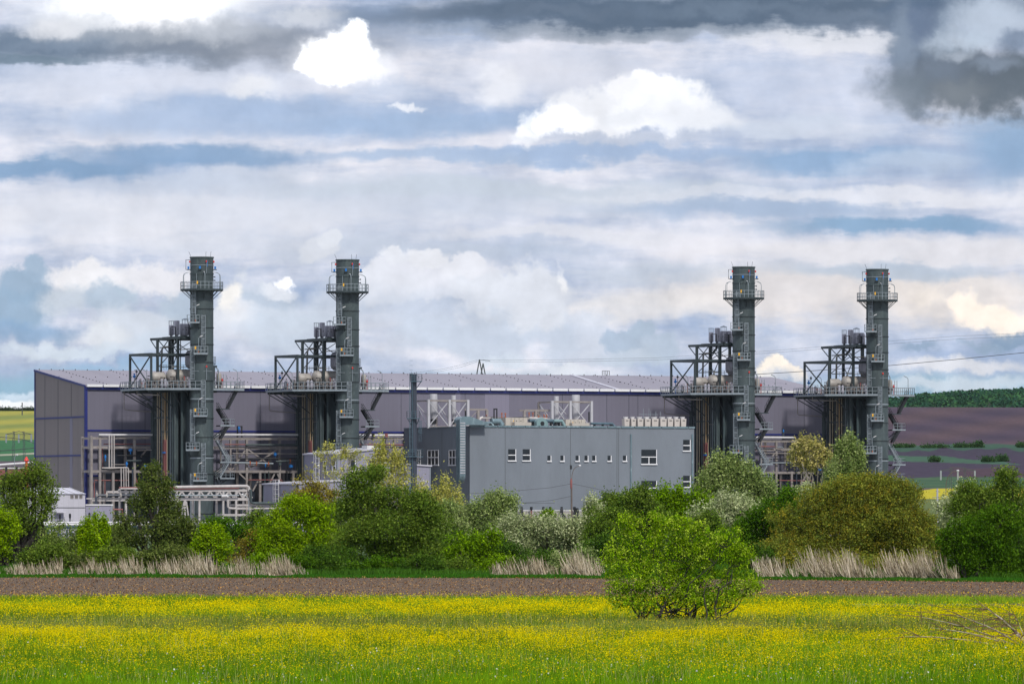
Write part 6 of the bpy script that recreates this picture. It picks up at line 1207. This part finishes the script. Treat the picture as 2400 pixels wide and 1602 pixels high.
# far hedges and skyline trees on the hills
def hedge(label, px, py, Y, rxp, ryp, pal='dark', seed=1):
    s = Y / F; x = (px - HX) * s; h = float(hill_h(x, Y)); r = np.random.default_rng(seed); t = thing('hedge_tree', label, 'tree', (x, Y, h), 0, 'far trees on the brown fields')
    L = [(r.normal() * .3 * rxp * s, 0, ryp * s * .9, rxp * s * .8, rxp * s * .6, ryp * s), (rxp * s * .5, 0, ryp * s * .7, rxp * s * .5, rxp * s * .4, ryp * s * .8), (-rxp * s * .5, 0, ryp * s * .7, rxp * s * .5, rxp * s * .4, ryp * s * .7)]
    Vq, T_, C = foliage(r, L, 10, .85, 1.2, shades((60, 96, 50), (50, 84, 46)), 0, .5, 10)
    mesh_quads('crown', Vq, T_, MT['leaf'], t); MB().tube([(0, 0, -.5), (0, 0, ryp * s)], .3, 6).build('trunk', MT['bark'], t)
for i, (lab, a, b_, Y, rx, ry) in enumerate((('dark round tree on the far field, right of centre gap', 2292, 1051, 3000, 9, 7), ('low dark tree joined to the left of the far round tree', 2262, 1054, 3000, 26, 2.6), ('far bush at the left end of the green strip', 2120, 1054, 3000, 28, 2.6),
   ('far low bush between the two hedges on the brown field', 2186, 1055, 2990, 34, 1.8), ('large round tree on the lower brown field', 2349, 1082, 2700, 11, 8), ('smaller dark tree left of the large round field tree', 2318, 1090, 2690, 12, 5), ('single low bush on the light green field patch', 2190, 1080, 2700, 9, 4), ('far bush at the right frame edge on the brown field', 2396, 1054, 3000, 10, 5))):
    hedge(lab, a, b_, Y, rx, ry, seed=i + 3)
# the far wood on the ridge reads as one mass
r = np.random.default_rng(11); nt_ = 5200
X = r.uniform(130, 900, nt_); Yw = 4885 + 400 * r.random(nt_) ** 1.2
Z = np.array([70 + (ridge_h(x) - 73) * math.sin(min(1, (y - 4880) / 320) * math.pi / 2) - 2 for x, y in zip(X, Yw)])
P, Tn = [], []
pw_ = np.array(shades((48, 92, 64), (38, 78, 56), (60, 104, 66), (42, 84, 66)))  # leaf greens with the blue cast of distant haze mixed into the colour
ct = pw_[r.integers(0, 4, nt_)] * (.75 + .5 * r.random(nt_))[:, None]
k = 26; d = unit(nt_ * k, r); d[:, 2] = np.abs(d[:, 2]); rad = (3.2 + 2.4 * r.random(nt_)).repeat(k)
Pw = np.stack([X.repeat(k) + d[:, 0] * rad, Yw.repeat(k) + d[:, 1] * rad, Z.repeat(k) + 1.5 + d[:, 2] * rad * 1.25], 1)
D1 = unit(len(Pw), r); D2 = np.cross(D1, d); D2 /= np.linalg.norm(D2, axis=1)[:, None] + 1e-9
o = mesh_quads('distant_wood', quads(Pw, D1, D2, 2.6 * (.6 + .8 * r.random(len(Pw))), .8), ct.repeat(k, 0) * (.8 + .4 * r.random(len(Pw)))[:, None], MT['leaf']); tag(o, 'dense green wood covering the far ridge', 'wood', None, 'stuff')
# bushes along the left skyline
r = np.random.default_rng(12)
L = [(float((p - HX) * 4550 / F), 4550., float(hill_h((p - HX) * 4550 / F, 4550)) + .2, 3 + 3 * r.random(), 3, .6 + .8 * r.random()) for p in (2, 14, 18, 24, 45, 52, 60, 66, 74, 80)]
Vq, T_, C = foliage(r, L, 6, 1.2, 1.5, shades((50, 70, 44), (44, 62, 40)), 0, .5, 8); o = mesh_quads('skyline_hedge', Vq, T_, MT['leaf']); tag(o, 'thin dark hedge on the skyline above the yellow field', 'hedge', None, 'stuff')

# ---------------------------------------------------------------- dry reeds
EDGE = lambda x: float(np.interp(x, [-40, 0, 12, 36], [455, 451, 444, 420]))
EDGEV = lambda x: np.interp(x, [-40, 0, 12, 36], [455, 451, 444, 420])
def reeds(name, label, segs, seed, dens, hgt):
    r = np.random.default_rng(seed); V = []; Tn = []
    pal = np.array([lin(c) for c in ((182, 168, 142), (150, 136, 112), (104, 92, 74), (212, 198, 176))])
    for x0, x1, y0, y1, hmul in segs:
        X0_, X1_ = (x0 - HX) * 455 / F, (x1 - HX) * 455 / F; nc = int((X1_ - X0_) * dens)
        for i in range(nc):
            cx = r.uniform(X0_, X1_); y = EDGE(cx * 450 / 480) + 3 + (y1 - y) if False else EDGE(cx) + r.uniform(2, 8); gap = math.sin(cx * 1.7 + seed) * math.sin(cx * .61 + 2)
            if r.random() < .22 - .45 * gap: continue
            hc = hgt * hmul * (.30 + .70 * r.random()) * (.8 + .25 * gap); lc = r.normal(-.38, .14)
            for k in range(r.integers(4, 11)):
                x = cx + r.normal() * .10; h = hc * r.uniform(.55, 1.08); lean = (lc + r.normal() * .16) * h; w = r.uniform(.012, .034); c = pal[r.integers(0, 4)] * (.75 + .4 * r.random()); kk = r.uniform(.45, .9)
                pts = [(x + lean * (q / 3) ** kk * (1 if k % 4 else .5) + r.normal() * .015, y + r.normal() * .1, h * q / 3) for q in range(4)]
                for j, (a, b_) in enumerate(zip(pts, pts[1:])):
                    wa, wb = w * (1 - .25 * j), w * (1 - .25 * (j + 1)); V += [(a[0] - wa, a[1], a[2]), (a[0] + wa, a[1] + .01, a[2]), (b_[0] + wb, b_[1] + .01, b_[2]), (b_[0] - wb, b_[1], b_[2])]; Tn.append(c)
    o = mesh_quads(name, np.array(V), np.array(Tn), MT['straw']); tag(o, label, 'reeds', None, 'stuff'); return o
reeds('dry_reeds', 'pale dry reeds leaning along the field edge at the left', ((-60, 130, 474, 480, .8), (130, 330, 474, 481, 1.05), (350, 500, 474, 481, 1.25), (500, 690, 474, 481, 1.2), (690, 720, 474, 480, .8)), 1, 26, 1.6)
reeds('dry_reeds', 'pale dry reeds between the dark undergrowth and the foreground bush', ((1215, 1420, 474, 481, 1.2), (1160, 1215, 474, 478, .7)), 2, 28, 1.75)
reeds('dry_reeds', 'tall pale dry reeds along the foot of the olive dome willow', ((1765, 1820, 474, 481, 1.1), (1820, 2170, 472, 481, 1.35), (2170, 2200, 472, 478, .8), (2375, 2400, 474, 478, .8)), 3, 32, 1.95)

# ---------------------------------------------------------------- grasses and flowers
def blades(name, label, cat, n, xr, yfun, seed, hfun, tintfun, mat, wmin=.012, wmax=.024, lean=.35):
    r = np.random.default_rng(seed); y = yfun(r, n); hw = y * (1260 / F); x = r.uniform(-1, 1, n) * hw
    if xr == 'verge': y = EDGEV(x) - 3 + 7 * r.random(n)
    if xr == 'under': y = EDGEV(x) + 4 + 90 * r.random(n) ** 1.3
    h = hfun(r, x, y); keep = h > 0; x, y, h = x[keep], y[keep], h[keep]; n = len(x)
    w = r.uniform(wmin, wmax, n) * np.clip(y / 230, .8, 1.8); a = r.uniform(0, math.pi, n); lx = r.normal(0, lean, n) * h; ly = r.normal(0, lean, n) * h
    ca, sa = np.cos(a) * w, np.sin(a) * w * .4
    V = np.empty((n, 3, 3)); V[:, 0] = np.stack([x - ca, y - sa, np.zeros(n)], 1); V[:, 1] = np.stack([x + ca, y + sa, np.zeros(n)], 1); V[:, 2] = np.stack([x + lx, y + ly, h], 1)
    o = mesh_quads(name, V.reshape(-1, 3), tintfun(r, x, y), mat, None, 3); tag(o, label, cat, None, 'stuff'); return o
def fbm(x, y, s, seed=0):
    v = 0; a = 1; t_ = 0
    for k in range(4):
        v = v + a * (np.sin(x * s * 1.3 + seed + k * 1.7 + 1.3 * np.sin(y * s * .31 + k)) * np.sin(y * s * .42 + seed * 2.1 + k * 2.3 + 1.1 * np.sin(x * s * .9 + k))); t_ += a; a *= .6; s *= 2.1
    return v / t_ * .5 + .5
def pyof(y): return HY + CH / y * F
band_y = [1395, 1415, 1432, 1448, 1462, 1474, 1490, 1500, 1512, 1535, 1555, 1575, 1595, 1615]
flow_d = [.05, .10, .58, .66, .12, .04, .12, .78, .64, .36, .24, .15, .08, .03]
oliv_d = [.2, .15, .05, .15, .75, .9, .6, .15, .05, .08, .1, .1, .05, .0]
def tint_grass(r, x, y):
    py = pyof(y) + 10 * (fbm(x, y, .25, 2) - .5); ol = np.interp(py, band_y, oliv_d) * (.6 + .8 * fbm(x, y, .4, 5)); ol = np.clip(ol, 0, 1)
    g = np.array(lin((120, 156, 18))); g2 = np.array(lin((166, 190, 44))); g3 = np.array(lin((88, 126, 14))); o_ = np.array(lin((146, 148, 72)))
    f_ = fbm(x, y, .6, 9)[:, None]; c = g3 * (1 - f_) + g2 * f_; c = c * .5 + g * .5; c = c * (1 - ol[:, None]) + o_ * ol[:, None]
    pt = fbm(x, y, .22, 14)[:, None]; c = c * (.66 + .6 * pt)
    near = np.clip((200 - y) / 35, 0, 1)[:, None]; c = c * (1 - .35 * near) + np.array(lin((104, 160, 16))) * .35 * near
    return c * (.42 + 1.05 * r.random(len(x)))[:, None]
soil = lambda x, y: (pyof(y) > 1414) & (pyof(y) < 1429) & ((x / y * F + HX) > 1985 + 14 * np.sin(x * 1.7)) 
def hg(r, x, y): return np.where(soil(x, y) & (r.random(len(x)) < .93), 0, (.16 + .24 * r.random(len(x))) * (.7 + .6 * fbm(x, y, .5, 3)))
def ymix(r, n): u = r.random(n); return 1 / (1 / 331 + u * (1 / 152 - 1 / 331)) * (1 + 0 * u)
blades('meadow_grass', 'lush green grass filling the meadow', 'grass', 520000, None, ymix, 21, hg, tint_grass, MT['grass'])
def flowers(name, label, n, seed, cols, dens, size, hz):
    r = np.random.default_rng(seed); y = ymix(r, n); x = r.uniform(-1, 1, n) * y * (1260 / F); z = hz[0] + hz[1] * r.random(n)
    keep = (r.random(n) < dens(x, y, r)) & ~soil(x, y); x, y, z = x[keep], y[keep], z[keep]; n = len(x); c = np.array([lin(q) for q in cols])
    P_ = np.stack([x, y, z], 1); D1 = unit(n, r); D2 = np.cross(D1, unit(n, r)); D2 /= np.linalg.norm(D2, axis=1)[:, None] + 1e-9
    o = mesh_quads(name, quads(P_, D1, D2, size * (.6 + .8 * r.random(n)) * np.clip(y / 230, .8, 1.5), 1.0), c[r.integers(0, len(c), n)] * (.75 + .35 * r.random(n))[:, None], MT['petal']); tag(o, label, 'flowers', None, 'stuff')
def dy(x, y, r):
    q = fbm(x, y, .35, 1); q2 = fbm(x, y, 1.3, 4); py = pyof(y) + 16 * (q - .5) + -10 * np.clip((x / y * F - 100) / 900, 0, 1)
    d = np.interp(py, band_y, flow_d); return d * np.clip((q2 - .36) * 4.5, .07, 1) * np.clip((q - .05) * 2.0, .18, 1.15)
flowers('yellow_flowers', 'yellow buttercup flowers in drifts across the meadow', 1150000, 31, ((252, 226, 2), (242, 214, 2), (255, 236, 20)), dy, .036, (.24, .26))
flowers('white_flowers', 'scattered white flower heads in the near meadow', 9000, 32, ((236, 236, 226), (220, 224, 200)), lambda x, y, r: np.clip((205 - y) / 40, 0.02, 1) * np.clip(fbm(x, y, 1.1, 8) * 2 - .9, 0, 1) * .6, .055, (.25, .25))
blades('tall_grass', 'taller grass tufts with pale seed heads in the near meadow', 'grass', 60000, None, lambda r, n: 155 + 110 * r.random(n) ** 1.6, 23,
       lambda r, x, y: np.where(fbm(x, y, .9, 12) > .52, .28 + .34 * r.random(len(x)), 0), lambda r, x, y: np.where((r.random(len(x)) < .22)[:, None], np.array(lin((176, 176, 104))), np.array(lin((78, 118, 16)))) * (.5 + .9 * r.random(len(x)))[:, None], MT['grass'], .010, .020, .22)
# green verge where the soil meets the reeds
def yv(r, n): return 462 + 0 * r.random(n)
blades('verge_grass', 'strip of dark green grass between soil and reeds', 'grass', 70000, 'verge', yv, 41, lambda r, x, y: (.08 + .18 * r.random(len(x))) * (.5 + 1.0 * fbm(x, y * 0, .5, 6)), lambda r, x, y: np.array(lin((62, 112, 30))) * (.6 + .8 * r.random(len(x)))[:, None], MT['grass'], .02, .04)
# undergrowth behind the reeds
blades('undergrowth', 'rough green undergrowth below the hedge trees', 'grass', 150000, 'under', lambda r, n: 478 + 60 * r.random(n) ** 1.3, 42, lambda r, x, y: (.2 + .5 * r.random(len(x))) * (.4 + fbm(x, y, .3, 7)), lambda r, x, y: np.array(lin((72, 112, 34))) * (.5 + .9 * r.random(len(x)))[:, None], MT['grass'], .03, .06)
# straw and clods on the soil
r = np.random.default_rng(51); n = 34000; y = 329 + 120 * r.random(n) ** 1.2; x = r.uniform(-1, 1, n) * y * 1260 / F; kk_ = y < EDGEV(x); y = y[kk_]; x = x[kk_]; n = len(x)
D1 = unit(n, r); D1[:, 2] *= .6; D2 = np.cross(D1, unit(n, r)); D2 /= np.linalg.norm(D2, axis=1)[:, None]
cs = np.array([lin(q) for q in ((160, 114, 66), (96, 62, 34), (56, 36, 20), (206, 164, 104))])
o = mesh_quads('straw_litter', quads(np.stack([x, y, .05 + .08 * r.random(n)], 1), D1, D2, .085 * (.5 + r.random(n)), .5), cs[r.integers(0, 4, n)], MT['straw']); tag(o, 'pale straw bits and clods on the plowed soil', 'straw', None, 'stuff')
gm = MB(); ex = [-60, -40, 0, 12, 24, 36, 60]; ev = [EDGE(max(-40, min(36, q))) for q in ex]
gm.add([(a, b, .02) for a, b in zip(ex, ev)] + [(a, 486, .02) for a in reversed(ex)], [tuple(range(14))]); o = gm.build('verge_ground', bpy.data.materials['rough_grassland']); o['kind'] = 'structure'
# small soil patch at the right of the meadow
m_ = MB(); P_ = [W(1975, 1423, 1).x]
pts = [(1960, 1424), (2060, 1420), (2200, 1417), (2420, 1414), (2420, 1428), (2250, 1426), (2100, 1430), (2000, 1427)]
PP = [((a - HX) / F * (CH * F / (b_ - HY)), CH * F / (b_ - HY), .03) for a, b_ in pts]; m_.add(PP, [tuple(range(len(PP)))]); o = m_.build('soil_strip', bpy.data.materials['plowed_soil']); o['kind'] = 'structure'

# fallen branches at the lower right
r = np.random.default_rng(61); t = thing('fallen_branches', 'brown leafless fallen branches lying in the meadow at the right', 'branches', (W(2410, 0, 205).x, 205, 0)); bx = W(2410, 0, 205).x
def B(px, py): s = 205 / F; return np.array([(px - HX) * s - bx, 0, max(.05, CH + (HY - py) * s)])
mb = MB(); tw = MB()
for (a, b_, c_, d_, r0) in ((2415, 1530, 2300, 1415, .045), (2415, 1525, 2345, 1450, .04), (2400, 1530, 2180, 1470, .035), (2380, 1530, 2120, 1490, .035), (2360, 1530, 2090, 1515, .03), (2410, 1528, 2240, 1440, .035), (2400, 1530, 2160, 1445, .03), (2410, 1520, 2375, 1440, .025)):
    A, Z_ = B(a, b_), B(c_, d_); pts = []
    for k in range(8): f_ = k / 7; p = A + (Z_ - A) * f_ + np.array([0, r.normal() * .25, .12 * math.sin(f_ * 3.1)]); p[2] = max(.04, p[2]); pts.append(p)
    mb.tube([tuple(p) for p in pts], [r0 * (1 - .8 * k / 7) for k in range(8)], 5, False)
    for k in range(20):
        j = r.integers(1, 8); p = pts[j]; q = p + np.array([-abs(r.normal()) * .8, r.normal() * .3, r.normal() * .28 + .05]); q[2] = max(.05, q[2]); mid = (p + q) / 2 + np.array([0, 0, .05]); tw.tube([tuple(p), tuple(mid), tuple(q)], [.011, .008, .004], 4, False)
mb.build('limb', MT['tan'], t); tw.build('twigs', mk('twig_bark', (.16, .09, .05), .9), t)['kind'] = 'stuff'

# ================================================================ HAZE
hz = MB().box(-1700, 1700, -60, 6200, -4, 135).build('haze', None) if False else None
me = bpy.data.meshes.new('haze'); hb = MB().box(-1750, 1750, -60, 7050, -30, 190); me.from_pydata(hb.v, [], hb.f)
hm = bpy.data.materials.new('haze_air'); hm.use_nodes = True; ht = hm.node_tree; ht.nodes.clear()
ho = ht.nodes.new('ShaderNodeOutputMaterial'); hv = ht.nodes.new('ShaderNodeVolumePrincipled'); hv.inputs['Color'].default_value = (.80, .90, 1.0, 1); hv.inputs['Density'].default_value = HAZE; hv.inputs['Anisotropy'].default_value = .0
ht.links.new(hv.outputs[0], ho.inputs['Volume']); me.materials.append(hm)
h_ = bpy.data.objects.new('haze', me); COL.objects.link(h_); h_['kind'] = 'stuff'
